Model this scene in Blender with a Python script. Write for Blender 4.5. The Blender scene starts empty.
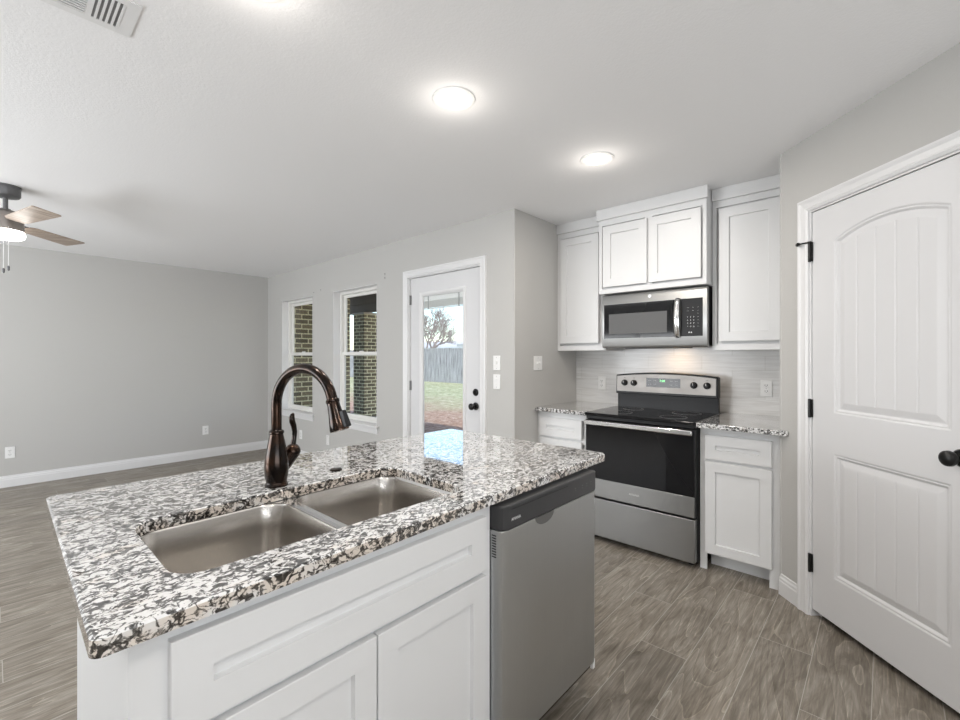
import bpy, bmesh, math, random
from mathutils import Vector, Matrix
random.seed(7)
R = math.radians
S = bpy.context.scene
COL = S.collection

# ------------------------------------------------------------------ camera
YAW = 42.25
H = 1.32
cd = bpy.data.cameras.new('camera'); cam = bpy.data.objects.new('camera', cd); COL.objects.link(cam)
cam.location = (0, 0, H)
cam.rotation_euler = (R(90), 0, R(YAW - 90))
cd.sensor_fit = 'HORIZONTAL'; cd.sensor_width = 36
cd.lens = 445 / 960 * 36
cd.shift_y = -4 / 960
cd.clip_start = 0.02; cd.clip_end = 300
S.camera = cam

# ------------------------------------------------------------------ world, sun, exposure
S.view_settings.view_transform = 'Standard'
S.view_settings.look = 'None'
S.view_settings.gamma = 1.0
S.view_settings.use_curve_mapping = False
S.view_settings.exposure = 0.07
w = bpy.data.worlds.new('world'); S.world = w; w.use_nodes = True
wn = w.node_tree.nodes; wl = w.node_tree.links; wn.clear()
wo = wn.new('ShaderNodeOutputWorld'); wb = wn.new('ShaderNodeBackground'); ws = wn.new('ShaderNodeTexSky')
ws.sky_type = 'NISHITA'; ws.sun_disc = False; ws.sun_elevation = R(42); ws.sun_rotation = R(185)
ws.air_density = 1.0; ws.dust_density = 1.0; ws.ozone_density = 1.0
wb.inputs['Strength'].default_value = 0.36
wl.new(ws.outputs[0], wb.inputs[0]); wl.new(wb.outputs[0], wo.inputs[0])

def lamp(name, kind, loc, energy, color=(1, 1, 1), rot=(0, 0, 0), **kw):
    d = bpy.data.lights.new(name, kind); d.energy = energy; d.color = color
    for k, v in kw.items(): setattr(d, k, v)
    o = bpy.data.objects.new(name, d); COL.objects.link(o); o.location = loc; o.rotation_euler = rot
    return o
sun = lamp('sun', 'SUN', (0, 0, 20), 4.2, (1, .95, .88), angle=R(.6))
sun.rotation_euler = Vector((-0.06, -0.75, 0.62)).to_track_quat('Z', 'Y').to_euler()
# unseen fill lights added behind the camera to brighten ceiling and walls
FILL_COL = (0.94, 0.97, 1.0)
lamp('fill_front', 'AREA', (-2.70, 3.9, 1.35), 165, FILL_COL, (0, R(-120), 0), shape='RECTANGLE', size=1.5, size_y=3.4)
lamp('fill_side', 'AREA', (-0.6, -2.22, 1.35), 70, FILL_COL, (R(132), 0, 0), shape='RECTANGLE', size=2.6, size_y=1.5)

CAN_W = 8.2      # each recessed ceiling light
CAN_UP = .8

# ------------------------------------------------------------------ materials
def mat(name):
    m = bpy.data.materials.new(name); m.use_nodes = True
    nt = m.node_tree
    return m, nt.nodes, nt.links, nt.nodes['Principled BSDF']
def N(n, t, **kw):
    x = n.new(t)
    for k, v in kw.items():
        if k in ('operation', 'data_type', 'blend_type', 'feature', 'distance', 'wave_type', 'bands_direction', 'noise_dimensions', 'voronoi_dimensions', 'offset', 'offset_frequency', 'squash', 'interpolation_type'):
            setattr(x, k, v)
        else:
            x.inputs[k].default_value = v
    return x
def plain(name, col, rough=.5, metal=0, spec=.5, bump=0, bscale=200, **kw):
    m, n, l, b = mat(name)
    b.inputs['Base Color'].default_value = (*col, 1)
    b.inputs['Roughness'].default_value = rough
    b.inputs['Metallic'].default_value = metal
    b.inputs['Specular IOR Level'].default_value = spec
    for k, v in kw.items(): b.inputs[k].default_value = v
    tc = n.new('ShaderNodeTexCoord')
    t = N(n, 'ShaderNodeTexNoise', Scale=bscale, Detail=3.0)
    l.new(tc.outputs['Object'], t.inputs['Vector'])
    mr = N(n, 'ShaderNodeMapRange'); mr.inputs[3].default_value = rough - .02; mr.inputs[4].default_value = rough + .02
    l.new(t.outputs['Fac'], mr.inputs[0]); l.new(mr.outputs[0], b.inputs['Roughness'])
    if bump:
        bm_ = N(n, 'ShaderNodeBump', Strength=bump, Distance=.002)
        l.new(t.outputs['Fac'], bm_.inputs['Height']); l.new(bm_.outputs[0], b.inputs['Normal'])
    return m
def ramp(n, stops, interp='LINEAR'):
    r = n.new('ShaderNodeValToRGB'); cr = r.color_ramp; cr.interpolation = interp
    while len(cr.elements) < len(stops): cr.elements.new(.5)
    for e, (p, c) in zip(cr.elements, stops):
        e.position = p; e.color = (*c, 1) if len(c) == 3 else c
    return r

M = {}
M['wall'] = plain('wall_paint', (.525, .518, .502), .75, bump=.35, bscale=130, spec=.3)
M['ceiling'] = plain('ceiling_paint', (.90, .90, .905), .85, bump=.45, bscale=110, spec=.2)
M['white'] = plain('white_cabinet_paint', (.73, .735, .74), .38, bump=.02, bscale=60, spec=.5)
M['trim'] = plain('white_trim_paint', (.76, .76, .765), .35, spec=.5)
M['door'] = plain('white_door_paint', (.70, .70, .71), .42, spec=.45)
M['plastic'] = plain('white_plastic', (.84, .84, .83), .3)
M['slot'] = plain('dark_slot', (.05, .05, .05), .6)
M['black'] = plain('black_plastic', (.014, .014, .015), .35, spec=.22)
M['blackgloss'] = plain('black_glass', (.008, .008, .009), .06, spec=.3)
M['ceran'] = plain('black_ceramic_glass', (.010, .010, .011), .10, spec=.3)
M['ctrl'] = plain('dark_grey_console', (.05, .05, .052), .38, spec=.3)
M['hinge'] = plain('black_metal', (.02, .02, .02), .35, metal=.6)
M['hinge_grey'] = plain('grey_metal', (.22, .22, .22), .35, metal=.8)
M['fangrey'] = plain('fan_grey_metal', (.16, .16, .165), .42, metal=.7)
M['fanmotor'] = plain('fan_motor_brushed', (.30, .27, .25), .4, metal=.6)
M['chrome'] = plain('bright_steel', (.80, .80, .80), .16, metal=1)
M['mark'] = plain('light_print', (.75, .75, .75), .5)
M['greyprint'] = plain('grey_print', (.42, .42, .42), .5)
M['vinyl'] = plain('window_vinyl', (.80, .79, .76), .4)
M['concrete'] = plain('concrete', (.42, .40, .37), .9, bump=.5, bscale=30)
M['porchwood'] = plain('porch_soffit_paint', (.10, .085, .07), .8)
M['postwood'] = plain('post_wood', (.30, .28, .25), .8, bump=.3, bscale=20)
M['roofing'] = plain('pale_shingles', (.62, .60, .60), .9, bump=.5, bscale=12)
M['siding'] = plain('house_siding', (.62, .55, .5), .85)
M['bark'] = plain('grey_bark', (.26, .22, .21), .9, bump=.5, bscale=12)
M['toe'] = plain('toe_kick_brown', (.06, .045, .035), .7)
M['vent'] = plain('vent_enamel', (.80, .80, .80), .4)
M['ventdark'] = plain('vent_duct_grey', (.22, .22, .22), .7)

def brushed(name, col, rough, axis, strength=.25, var=.14):
    m, n, l, b = mat(name)
    tc = n.new('ShaderNodeTexCoord'); mp = n.new('ShaderNodeMapping')
    sc = [260, 260, 260]; sc[axis] = 4
    mp.inputs['Scale'].default_value = sc
    t = N(n, 'ShaderNodeTexNoise', Scale=1.0, Detail=4.0)
    l.new(tc.outputs['Object'], mp.inputs[0]); l.new(mp.outputs[0], t.inputs['Vector'])
    t2 = N(n, 'ShaderNodeTexNoise', Scale=5.0, Detail=5.0, Distortion=1.2)
    l.new(tc.outputs['Object'], t2.inputs['Vector'])
    mr = N(n, 'ShaderNodeMapRange'); mr.inputs[3].default_value = rough - var / 2; mr.inputs[4].default_value = rough + var * .6
    l.new(t.outputs['Fac'], mr.inputs[0])
    ad = N(n, 'ShaderNodeMath', operation='MULTIPLY_ADD'); ad.inputs[1].default_value = var
    l.new(t2.outputs['Fac'], ad.inputs[0]); l.new(mr.outputs[0], ad.inputs[2])
    l.new(ad.outputs[0], b.inputs['Roughness'])
    b.inputs['Base Color'].default_value = (*col, 1); b.inputs['Metallic'].default_value = 1
    bp = N(n, 'ShaderNodeBump', Strength=strength, Distance=.0004)
    l.new(t.outputs['Fac'], bp.inputs['Height']); l.new(bp.outputs[0], b.inputs['Normal'])
    return m
M['steel'] = brushed('brushed_steel', (.34, .34, .335), .30, 1)
M['steel_v'] = brushed('brushed_steel_upright', (.53, .54, .54), .36, 2)
M['panel_steel'] = brushed('panel_steel', (.31, .295, .28), .42, 1)
M['sink'] = brushed('sink_steel', (.60, .575, .545), .23, 2, .004, .012)

def bronze():
    m, n, l, b = mat('oil_rubbed_bronze')
    tc = n.new('ShaderNodeTexCoord'); lw = N(n, 'ShaderNodeLayerWeight', Blend=.35)
    t = N(n, 'ShaderNodeTexNoise', Scale=24.0, Detail=4.0)
    l.new(tc.outputs['Object'], t.inputs['Vector'])
    r = ramp(n, [(0.42, (.010, .008, .0075)), (.68, (.045, .022, .012))])
    l.new(t.outputs['Fac'], r.inputs[0]); l.new(r.outputs[0], b.inputs['Base Color'])
    b.inputs['Metallic'].default_value = .9; b.inputs['Roughness'].default_value = .22
    b.inputs['Coat Weight'].default_value = .25; b.inputs['Coat Roughness'].default_value = .12; b.inputs['Coat Tint'].default_value = (1, .8, .62, 1)
    return m
M['bronze'] = bronze()

def granite(name, tint, t0, t1):
    m, n, l, b = mat(name)
    tc = n.new('ShaderNodeTexCoord'); mp = n.new('ShaderNodeMapping')
    mp.inputs['Rotation'].default_value = (.2, .3, R(35)); mp.inputs['Scale'].default_value = (1.0, 1.35, 1.15)
    l.new(tc.outputs['Object'], mp.inputs[0])
    wrp = N(n, 'ShaderNodeTexNoise', Scale=28.0, Detail=4.0)
    l.new(mp.outputs[0], wrp.inputs['Vector'])
    mx = N(n, 'ShaderNodeVectorMath', operation='MULTIPLY_ADD'); mx.inputs[1].default_value = (.045, .045, .045)
    l.new(wrp.outputs['Color'], mx.inputs[0]); l.new(mp.outputs[0], mx.inputs[2])
    big = N(n, 'ShaderNodeTexNoise', Scale=60.0, Detail=6.0, Roughness=.60, Distortion=.7)
    l.new(mx.outputs[0], big.inputs['Vector'])
    clump = N(n, 'ShaderNodeTexNoise', Scale=11.0, Detail=2.0); l.new(mp.outputs[0], clump.inputs['Vector'])
    s1 = N(n, 'ShaderNodeMath', operation='MULTIPLY_ADD'); s1.inputs[1].default_value = .13
    l.new(clump.outputs['Fac'], s1.inputs[0]); l.new(big.outputs['Fac'], s1.inputs[2])
    v = N(n, 'ShaderNodeTexVoronoi', feature='DISTANCE_TO_EDGE', Scale=62.0); l.new(mx.outputs[0], v.inputs['Vector'])
    e = N(n, 'ShaderNodeMapRange'); e.inputs[1].default_value = 0; e.inputs[2].default_value = .16; e.inputs[3].default_value = .10; e.inputs[4].default_value = 0
    l.new(v.outputs['Distance'], e.inputs[0])
    s2 = N(n, 'ShaderNodeMath', operation='ADD'); l.new(e.outputs[0], s2.inputs[0]); l.new(s1.outputs[0], s2.inputs[1])
    r = ramp(n, [(.0, (.80, .80, .80)), (.573, (.76, .76, .76)), (.592, (.42, .415, .41)), (.622, (.21, .207, .203)), (.67, (.075, .073, .072)), (.74, (.018, .018, .018))])
    l.new(s2.outputs[0], r.inputs[0])
    # tan blush in some crystals
    tn = N(n, 'ShaderNodeTexNoise', Scale=14.0, Detail=3.0); l.new(mp.outputs[0], tn.inputs['Vector'])
    tr = ramp(n, [(t0, (0, 0, 0)), (t1, (1, 1, 1))]); l.new(tn.outputs['Fac'], tr.inputs[0])
    mix = N(n, 'ShaderNodeMix', data_type='RGBA', blend_type='MULTIPLY')
    l.new(tr.outputs[0], mix.inputs[0]); l.new(r.outputs[0], mix.inputs[6]); mix.inputs[7].default_value = (*tint, 1)
    l.new(mix.outputs[2], b.inputs['Base Color'])
    b.inputs['Roughness'].default_value = .035
    b.inputs['IOR'].default_value = 1.6
    b.inputs['Coat Weight'].default_value = 1.0; b.inputs['Coat Roughness'].default_value = .02; b.inputs['Coat IOR'].default_value = 1.55
    return m
M['granite'] = granite('speckled_granite', (1, .93, .86), .56, .74)
M['granite_edge'] = granite('tan_granite_edge', (.90, .81, .72), .34, .54)

def floor_mat():
    m, n, l, b = mat('wood_look_tile')
    tc = n.new('ShaderNodeTexCoord'); sp = n.new('ShaderNodeSeparateXYZ'); l.new(tc.outputs['Object'], sp.inputs[0])
    def mth(op, a, c=None, d=None):
        x = N(n, 'ShaderNodeMath', operation=op)
        for i, q in enumerate((a, c, d)):
            if q is None: continue
            if isinstance(q, (int, float)): x.inputs[i].default_value = q
            else: l.new(q, x.inputs[i])
        return x.outputs[0]
    v = mth('DIVIDE', mth('ADD', sp.outputs['Y'], -.035 + 8), .2)
    row = mth('FLOOR', v); fv = mth('FRACT', v)
    u = mth('DIVIDE', mth('ADD', mth('MULTIPLY_ADD', row, -.4, sp.outputs['X']), -2.435 + 44 * .4 + 24), 1.2)
    colu = mth('FLOOR', u); fu = mth('FRACT', u)
    cmb = n.new('ShaderNodeCombineXYZ'); l.new(row, cmb.inputs[0]); l.new(colu, cmb.inputs[1])
    wn_ = n.new('ShaderNodeTexWhiteNoise'); wn_.noise_dimensions = '3D'; l.new(cmb.outputs[0], wn_.inputs['Vector'])
    # grout mask
    dv = mth('MULTIPLY', mth('MINIMUM', fv, mth('SUBTRACT', 1.0, fv)), .2)
    du = mth('MULTIPLY', mth('MINIMUM', fu, mth('SUBTRACT', 1.0, fu)), 1.2)
    g = mth('LESS_THAN', mth('MINIMUM', dv, du), .0014)
    # wood grain
    off = N(n, 'ShaderNodeVectorMath', operation='MULTIPLY_ADD'); off.inputs[1].default_value = (9, 9, 9)
    l.new(wn_.outputs['Color'], off.inputs[0]); l.new(tc.outputs['Object'], off.inputs[2])
    mp = n.new('ShaderNodeMapping'); mp.inputs['Scale'].default_value = (1.5, 7, 1); l.new(off.outputs[0], mp.inputs[0])
    n1 = N(n, 'ShaderNodeTexNoise', Scale=2.6, Detail=8.0, Roughness=.66, Distortion=1.1); l.new(mp.outputs[0], n1.inputs['Vector'])
    # cathedral rings
    mp2 = n.new('ShaderNodeMapping'); mp2.inputs['Scale'].default_value = (.5, 3.4, 1); l.new(off.outputs[0], mp2.inputs[0])
    n2 = N(n, 'ShaderNodeTexNoise', Scale=1.3, Detail=2.5, Roughness=.4, Distortion=.35); l.new(mp2.outputs[0], n2.inputs['Vector'])
    rings = mth('FRACT', mth('MULTIPLY', n2.outputs['Fac'], 17.0))
    rr = ramp(n, [(0, (1.7, 1.7, 1.65)), (.07, (.95, .95, .95)), (.5, (.84, .83, .82)), (.85, (.62, .60, .58)), (1, (.56, .54, .52))]); l.new(rings, rr.inputs[0])
    mp3 = n.new('ShaderNodeMapping'); mp3.inputs['Scale'].default_value = (9, 170, 1); l.new(off.outputs[0], mp3.inputs[0])
    n3 = N(n, 'ShaderNodeTexNoise', Scale=1.0, Detail=3.0); l.new(mp3.outputs[0], n3.inputs['Vector'])
    base = ramp(n, [(.28, (.17, .145, .115)), (.5, (.30, .266, .224)), (.72, (.43, .395, .345))]); l.new(n1.outputs['Fac'], base.inputs[0])
    m1 = N(n, 'ShaderNodeMix', data_type='RGBA', blend_type='MULTIPLY'); m1.inputs[0].default_value = .5
    l.new(base.outputs[0], m1.inputs[6]); l.new(rr.outputs[0], m1.inputs[7])
    fr = ramp(n, [(.34, (.74, .73, .71)), (.52, (.97, .97, .97)), (.62, (1.05, 1.05, 1.05)), (.70, (1.5, 1.5, 1.48))]); l.new(n3.outputs['Fac'], fr.inputs[0])
    m2 = N(n, 'ShaderNodeMix', data_type='RGBA', blend_type='MULTIPLY'); m2.inputs[0].default_value = .8
    l.new(m1.outputs[2], m2.inputs[6]); l.new(fr.outputs[0], m2.inputs[7])
    tone = N(n, 'ShaderNodeMapRange'); tone.inputs[3].default_value = .82; tone.inputs[4].default_value = 1.02; l.new(wn_.outputs['Value'], tone.inputs[0])
    m3 = N(n, 'ShaderNodeVectorMath', operation='SCALE'); l.new(m2.outputs[2], m3.inputs[0]); l.new(tone.outputs[0], m3.inputs['Scale'])
    m4 = N(n, 'ShaderNodeMix', data_type='RGBA'); l.new(g, m4.inputs[0]); l.new(m3.outputs[0], m4.inputs[6]); m4.inputs[7].default_value = (.42, .40, .36, 1)
    l.new(m4.outputs[2], b.inputs['Base Color'])
    b.inputs['Roughness'].default_value = .42; b.inputs['Specular IOR Level'].default_value = .35
    bp = N(n, 'ShaderNodeBump', Strength=.25, Distance=.002)
    hh = mth('MULTIPLY_ADD', g, -1.0, mth('MULTIPLY', n3.outputs['Fac'], .25)); l.new(hh, bp.inputs['Height']); l.new(bp.outputs[0], b.inputs['Normal'])
    return m
M['floor'] = floor_mat()

def brick_mat(name, swap):
    m, n, l, b = mat(name)
    tc = n.new('ShaderNodeTexCoord'); sp = n.new('ShaderNodeSeparateXYZ'); l.new(tc.outputs['Object'], sp.inputs[0])
    ad = N(n, 'ShaderNodeMath', operation='ADD'); l.new(sp.outputs['X'], ad.inputs[0]); l.new(sp.outputs['Y'], ad.inputs[1])
    cb = n.new('ShaderNodeCombineXYZ'); l.new(ad.outputs[0], cb.inputs[0]); l.new(sp.outputs['Z'], cb.inputs[1])
    t = N(n, 'ShaderNodeTexBrick', Scale=1.0)
    t.offset = .5
    t.inputs['Color1'].default_value = (.075, .062, .032, 1); t.inputs['Color2'].default_value = (.20, .165, .10, 1); t.inputs['Mortar'].default_value = (.66, .63, .44, 1)
    t.inputs['Mortar Size'].default_value = .010; t.inputs['Mortar Smooth'].default_value = .2
    t.inputs['Brick Width'].default_value = .215; t.inputs['Row Height'].default_value = .076
    l.new(cb.outputs[0], t.inputs['Vector'])
    ns = N(n, 'ShaderNodeTexNoise', Scale=35.0, Detail=4.0); l.new(tc.outputs['Object'], ns.inputs['Vector'])
    r = ramp(n, [(.3, (.6, .6, .6)), (.7, (1.5, 1.5, 1.4))]); l.new(ns.outputs['Fac'], r.inputs[0])
    mx = N(n, 'ShaderNodeMix', data_type='RGBA', blend_type='MULTIPLY'); mx.inputs[0].default_value = .8
    l.new(t.outputs['Color'], mx.inputs[6]); l.new(r.outputs[0], mx.inputs[7])
    l.new(mx.outputs[2], b.inputs['Base Color']); b.inputs['Roughness'].default_value = .9
    bp = N(n, 'ShaderNodeBump', Strength=.5, Distance=.006); bp.invert = True
    l.new(t.outputs['Fac'], bp.inputs['Height']); l.new(bp.outputs[0], b.inputs['Normal'])
    return m
M['brick'] = brick_mat('olive_brown_brick', False)

def tile_mat():
    m, n, l, b = mat('white_streaked_tile')
    tc = n.new('ShaderNodeTexCoord'); sp = n.new('ShaderNodeSeparateXYZ'); l.new(tc.outputs['Object'], sp.inputs[0])
    cb = n.new('ShaderNodeCombineXYZ'); l.new(sp.outputs['Y'], cb.inputs[0]); l.new(sp.outputs['Z'], cb.inputs[1])
    t = N(n, 'ShaderNodeTexBrick', Scale=1.0); t.offset = .5
    t.inputs['Color1'].default_value = (1, 1, 1, 1); t.inputs['Color2'].default_value = (.92, .92, .92, 1); t.inputs['Mortar'].default_value = (.86, .86, .85, 1)
    t.inputs['Mortar Size'].default_value = .0022; t.inputs['Brick Width'].default_value = .405; t.inputs['Row Height'].default_value = .1016
    l.new(cb.outputs[0], t.inputs['Vector'])
    mp = n.new('ShaderNodeMapping'); mp.inputs['Scale'].default_value = (1, 3.0, 42); l.new(tc.outputs['Object'], mp.inputs[0])
    ns = N(n, 'ShaderNodeTexNoise', Scale=1.4, Detail=5.0, Distortion=.4); l.new(mp.outputs[0], ns.inputs['Vector'])
    r = ramp(n, [(.3, (.67, .665, .655)), (.55, (.77, .77, .765)), (.75, (.82, .82, .82))]); l.new(ns.outputs['Fac'], r.inputs[0])
    mx = N(n, 'ShaderNodeMix', data_type='RGBA', blend_type='MULTIPLY'); mx.inputs[0].default_value = 1
    l.new(r.outputs[0], mx.inputs[6]); l.new(t.outputs['Color'], mx.inputs[7]); l.new(mx.outputs[2], b.inputs['Base Color'])
    b.inputs['Roughness'].default_value = .22
    bp = N(n, 'ShaderNodeBump', Strength=.35, Distance=.001); bp.invert = True
    l.new(t.outputs['Fac'], bp.inputs['Height']); l.new(bp.outputs[0], b.inputs['Normal'])
    return m
M['tile'] = tile_mat()

def wood_blade():
    m, n, l, b = mat('pale_blade_wood')
    tc = n.new('ShaderNodeTexCoord'); mp = n.new('ShaderNodeMapping'); mp.inputs['Scale'].default_value = (3, 40, 3)
    l.new(tc.outputs['Object'], mp.inputs[0])
    ns = N(n, 'ShaderNodeTexNoise', Scale=1.5, Detail=5.0); l.new(mp.outputs[0], ns.inputs['Vector'])
    r = ramp(n, [(.3, (.27, .20, .15)), (.7, (.50, .41, .34))]); l.new(ns.outputs['Fac'], r.inputs[0]); l.new(r.outputs[0], b.inputs['Base Color'])
    b.inputs['Roughness'].default_value = .4
    return m
M['blade'] = wood_blade()

def lawn_mat():
    m, n, l, b = mat('lawn_and_leaf_litter')
    tc = n.new('ShaderNodeTexCoord'); sp = n.new('ShaderNodeSeparateXYZ'); l.new(tc.outputs['Object'], sp.inputs[0])
    a = N(n, 'ShaderNodeTexNoise', Scale=5.0, Detail=8.0, Roughness=.75); l.new(tc.outputs['Object'], a.inputs['Vector'])
    g = ramp(n, [(.35, (.17, .20, .09)), (.5, (.42, .43, .24)), (.65, (.70, .66, .48))]); l.new(a.outputs['Fac'], g.inputs[0])
    c = N(n, 'ShaderNodeTexNoise', Scale=8.0, Detail=8.0, Roughness=.8); l.new(tc.outputs['Object'], c.inputs['Vector'])
    d = ramp(n, [(.38, (.16, .08, .05)), (.5, (.44, .27, .19)), (.64, (.68, .55, .45))]); l.new(c.outputs['Fac'], d.inputs[0])
    big = N(n, 'ShaderNodeTexNoise', Scale=.6, Detail=4.0); l.new(tc.outputs['Object'], big.inputs['Vector'])
    md = N(n, 'ShaderNodeMath', operation='MULTIPLY_ADD'); md.inputs[1].default_value = 6.0; l.new(big.outputs['Fac'], md.inputs[0]); l.new(sp.outputs['X'], md.inputs[2])
    mk = N(n, 'ShaderNodeMapRange'); mk.inputs[1].default_value = 10.0; mk.inputs[2].default_value = 14.0; l.new(md.outputs[0], mk.inputs[0])
    mx = N(n, 'ShaderNodeMix', data_type='RGBA'); l.new(mk.outputs[0], mx.inputs[0]); l.new(d.outputs[0], mx.inputs[6]); l.new(g.outputs[0], mx.inputs[7])
    l.new(mx.outputs[2], b.inputs['Base Color']); b.inputs['Roughness'].default_value = .95
    bp = N(n, 'ShaderNodeBump', Strength=.8, Distance=.04); l.new(c.outputs['Fac'], bp.inputs['Height']); l.new(bp.outputs[0], b.inputs['Normal'])
    return m
M['lawn'] = lawn_mat()

def fence_mat():
    m, n, l, b = mat('weathered_fence_wood')
    tc = n.new('ShaderNodeTexCoord'); mp = n.new('ShaderNodeMapping'); mp.inputs['Scale'].default_value = (1, 9, .6); l.new(tc.outputs['Object'], mp.inputs[0])
    ns = N(n, 'ShaderNodeTexNoise', Scale=2.0, Detail=6.0); l.new(mp.outputs[0], ns.inputs['Vector'])
    r = ramp(n, [(.32, (.27, .24, .24)), (.5, (.56, .52, .52)), (.7, (.74, .70, .70))]); l.new(ns.outputs['Fac'], r.inputs[0]); l.new(r.outputs[0], b.inputs['Base Color'])
    b.inputs['Roughness'].default_value = .9
    return m
M['fence'] = fence_mat()

def glass_mat(name, tint=(1, 1, 1), gl=.08):
    m, n, l, b = mat(name)
    out = n['Material Output']
    tr = n.new('ShaderNodeBsdfTransparent'); tr.inputs[0].default_value = (*tint, 1)
    gs = n.new('ShaderNodeBsdfGlossy'); gs.inputs['Roughness'].default_value = .0
    fr = N(n, 'ShaderNodeFresnel', IOR=1.45); mx = n.new('ShaderNodeMixShader')
    ge = n.new('ShaderNodeNewGeometry'); iv = N(n, 'ShaderNodeMath', operation='SUBTRACT'); iv.inputs[0].default_value = 1
    l.new(ge.outputs['Backfacing'], iv.inputs[1]); mu = N(n, 'ShaderNodeMath', operation='MULTIPLY'); l.new(fr.outputs[0], mu.inputs[0]); l.new(iv.outputs[0], mu.inputs[1])
    l.new(mu.outputs[0], mx.inputs[0]); l.new(tr.outputs[0], mx.inputs[1]); l.new(gs.outputs[0], mx.inputs[2]); l.new(mx.outputs[0], out.inputs[0])
    n.remove(b)
    return m
M['glass'] = glass_mat('window_glass', (.97, .98, .98))
def emis(name, col, st):
    m, n, l, b = mat(name)
    b.inputs['Base Color'].default_value = (*col, 1); b.inputs['Emission Color'].default_value = (*col, 1); b.inputs['Emission Strength'].default_value = st
    return m
M['lens'] = emis('lit_lens', (1, .99, .97), 7)
M['globe'] = emis('lit_globe', (1, .97, .92), 9.0)
M['clock'] = emis('green_display', (.35, 1, .45), 1.2)

# ------------------------------------------------------------------ mesh helpers
class MB:
    def __init__(s): s.b = bmesh.new()
    def box(s, x0, y0, z0, x1, y1, z1, mtx=None):
        vs = [s.b.verts.new(v) for v in ((x0, y0, z0), (x1, y0, z0), (x1, y1, z0), (x0, y1, z0), (x0, y0, z1), (x1, y0, z1), (x1, y1, z1), (x0, y1, z1))]
        for f in ((0, 3, 2, 1), (4, 5, 6, 7), (0, 1, 5, 4), (1, 2, 6, 5), (2, 3, 7, 6), (3, 0, 4, 7)): s.b.faces.new([vs[i] for i in f])
        if mtx is not None:
            for v in vs: v.co = mtx @ v.co
        return s
    def prism(s, pts, fn0, fn1):          # outline pts (2-D), two mapping functions to 3-D
        a = [s.b.verts.new(fn0(*p)) for p in pts]; c = [s.b.verts.new(fn1(*p)) for p in pts]
        s.b.faces.new(a); s.b.faces.new(c[::-1])
        for i in range(len(pts)):
            j = (i + 1) % len(pts); s.b.faces.new((a[j], a[i], c[i], c[j]))
        return s
    def prismz(s, pts, z0, z1): return s.prism(pts, lambda x, y: (x, y, z0), lambda x, y: (x, y, z1))
    def loft(s, loops, caps=(True, True), closed=True):
        L = [[s.b.verts.new(p) for p in lp] for lp in loops]
        n_ = len(L[0])
        for a, c in zip(L, L[1:]):
            for i in range(n_ if closed else n_ - 1):
                j = (i + 1) % n_; s.b.faces.new((a[i], a[j], c[j], c[i]))
        if caps[0]: s.b.faces.new(L[0][::-1])
        if caps[1]: s.b.faces.new(L[-1])
        return s
    def lathe(s, prof, c, axis=(0, 0, 1), n=32, caps=(True, True)):   # prof [(r, h)]
        q = Vector((0, 0, 1)).rotation_difference(Vector(axis)); c = Vector(c)
        loops = [[c + q @ Vector((r * math.cos(2 * math.pi * k / n), r * math.sin(2 * math.pi * k / n), h)) for k in range(n)] for r, h in prof]
        return s.loft(loops, caps)
    def tube(s, pts, rad, n=16):
        pts = [Vector(p) for p in pts]
        rad = rad if isinstance(rad, (list, tuple)) else [rad] * len(pts)
        loops = []; ref = None
        for i, p in enumerate(pts):
            t = (pts[min(i + 1, len(pts) - 1)] - pts[max(i - 1, 0)]).normalized()
            if ref is None: ref = t.orthogonal().normalized()
            ref = (ref - t * ref.dot(t)).normalized(); bi = t.cross(ref)
            loops.append([p + rad[i] * (math.cos(2 * math.pi * k / n) * ref + math.sin(2 * math.pi * k / n) * bi) for k in range(n)])
        return s.loft(loops)
    def sphere(s, c, r, sc=(1, 1, 1), u=20, v=12):
        ret = bmesh.ops.create_uvsphere(s.b, u_segments=u, v_segments=v, radius=r)
        for x in ret['verts']: x.co = Vector((x.co.x * sc[0], x.co.y * sc[1], x.co.z * sc[2])) + Vector(c)
        return s
    def build(s, name, m, parent=None, bevel=0, smooth=False, seg=2, fix=True):
        if fix: bmesh.ops.recalc_face_normals(s.b, faces=s.b.faces)
        me = bpy.data.meshes.new(name)
        if parent is not None:
            o_ = world_loc(parent); bmesh.ops.translate(s.b, verts=s.b.verts, vec=-o_)
        s.b.to_mesh(me); s.b.free()
        o = bpy.data.objects.new(name, me); COL.objects.link(o)
        if isinstance(m, (list, tuple)):
            for q in m: me.materials.append(q)
        else: me.materials.append(m)
        if parent is not None: o.parent = parent
        if smooth:
            for p in me.polygons: p.use_smooth = True
            me.set_sharp_from_angle(angle=R(35))
        if bevel:
            bv = o.modifiers.new('bevel', 'BEVEL'); bv.width = bevel; bv.segments = seg; bv.limit_method = 'ANGLE'; bv.angle_limit = R(40)
            for p in me.polygons: p.use_smooth = True
            me.set_sharp_from_angle(angle=R(35)) if not smooth else None
            bv.harden_normals = False
        return o
def world_loc(o):
    v = Vector((0, 0, 0))
    while o is not None: v += o.location; o = o.parent
    return v
def thing(name, label, cat, loc, group=None, kind=None):
    o = bpy.data.objects.new(name, None); COL.objects.link(o); o.location = loc; o.empty_display_size = .1
    if kind: o['kind'] = kind
    if label: o['label'] = label
    if cat: o['category'] = cat
    if group: o['group'] = group
    return o
def tag(o, label=None, cat=None, group=None, kind=None):
    for k, v in (('label', label), ('category', cat), ('group', group), ('kind', kind)):
        if v: o[k] = v
    return o
def copy_tree(o, parent=None):
    c = o.copy(); COL.objects.link(c); c.parent = parent
    for ch in list(o.children): copy_tree(ch, c)
    return c
def box(name, m, parent, *a, bevel=0): return MB().box(*a).build(name, m, parent, bevel=bevel)

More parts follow.
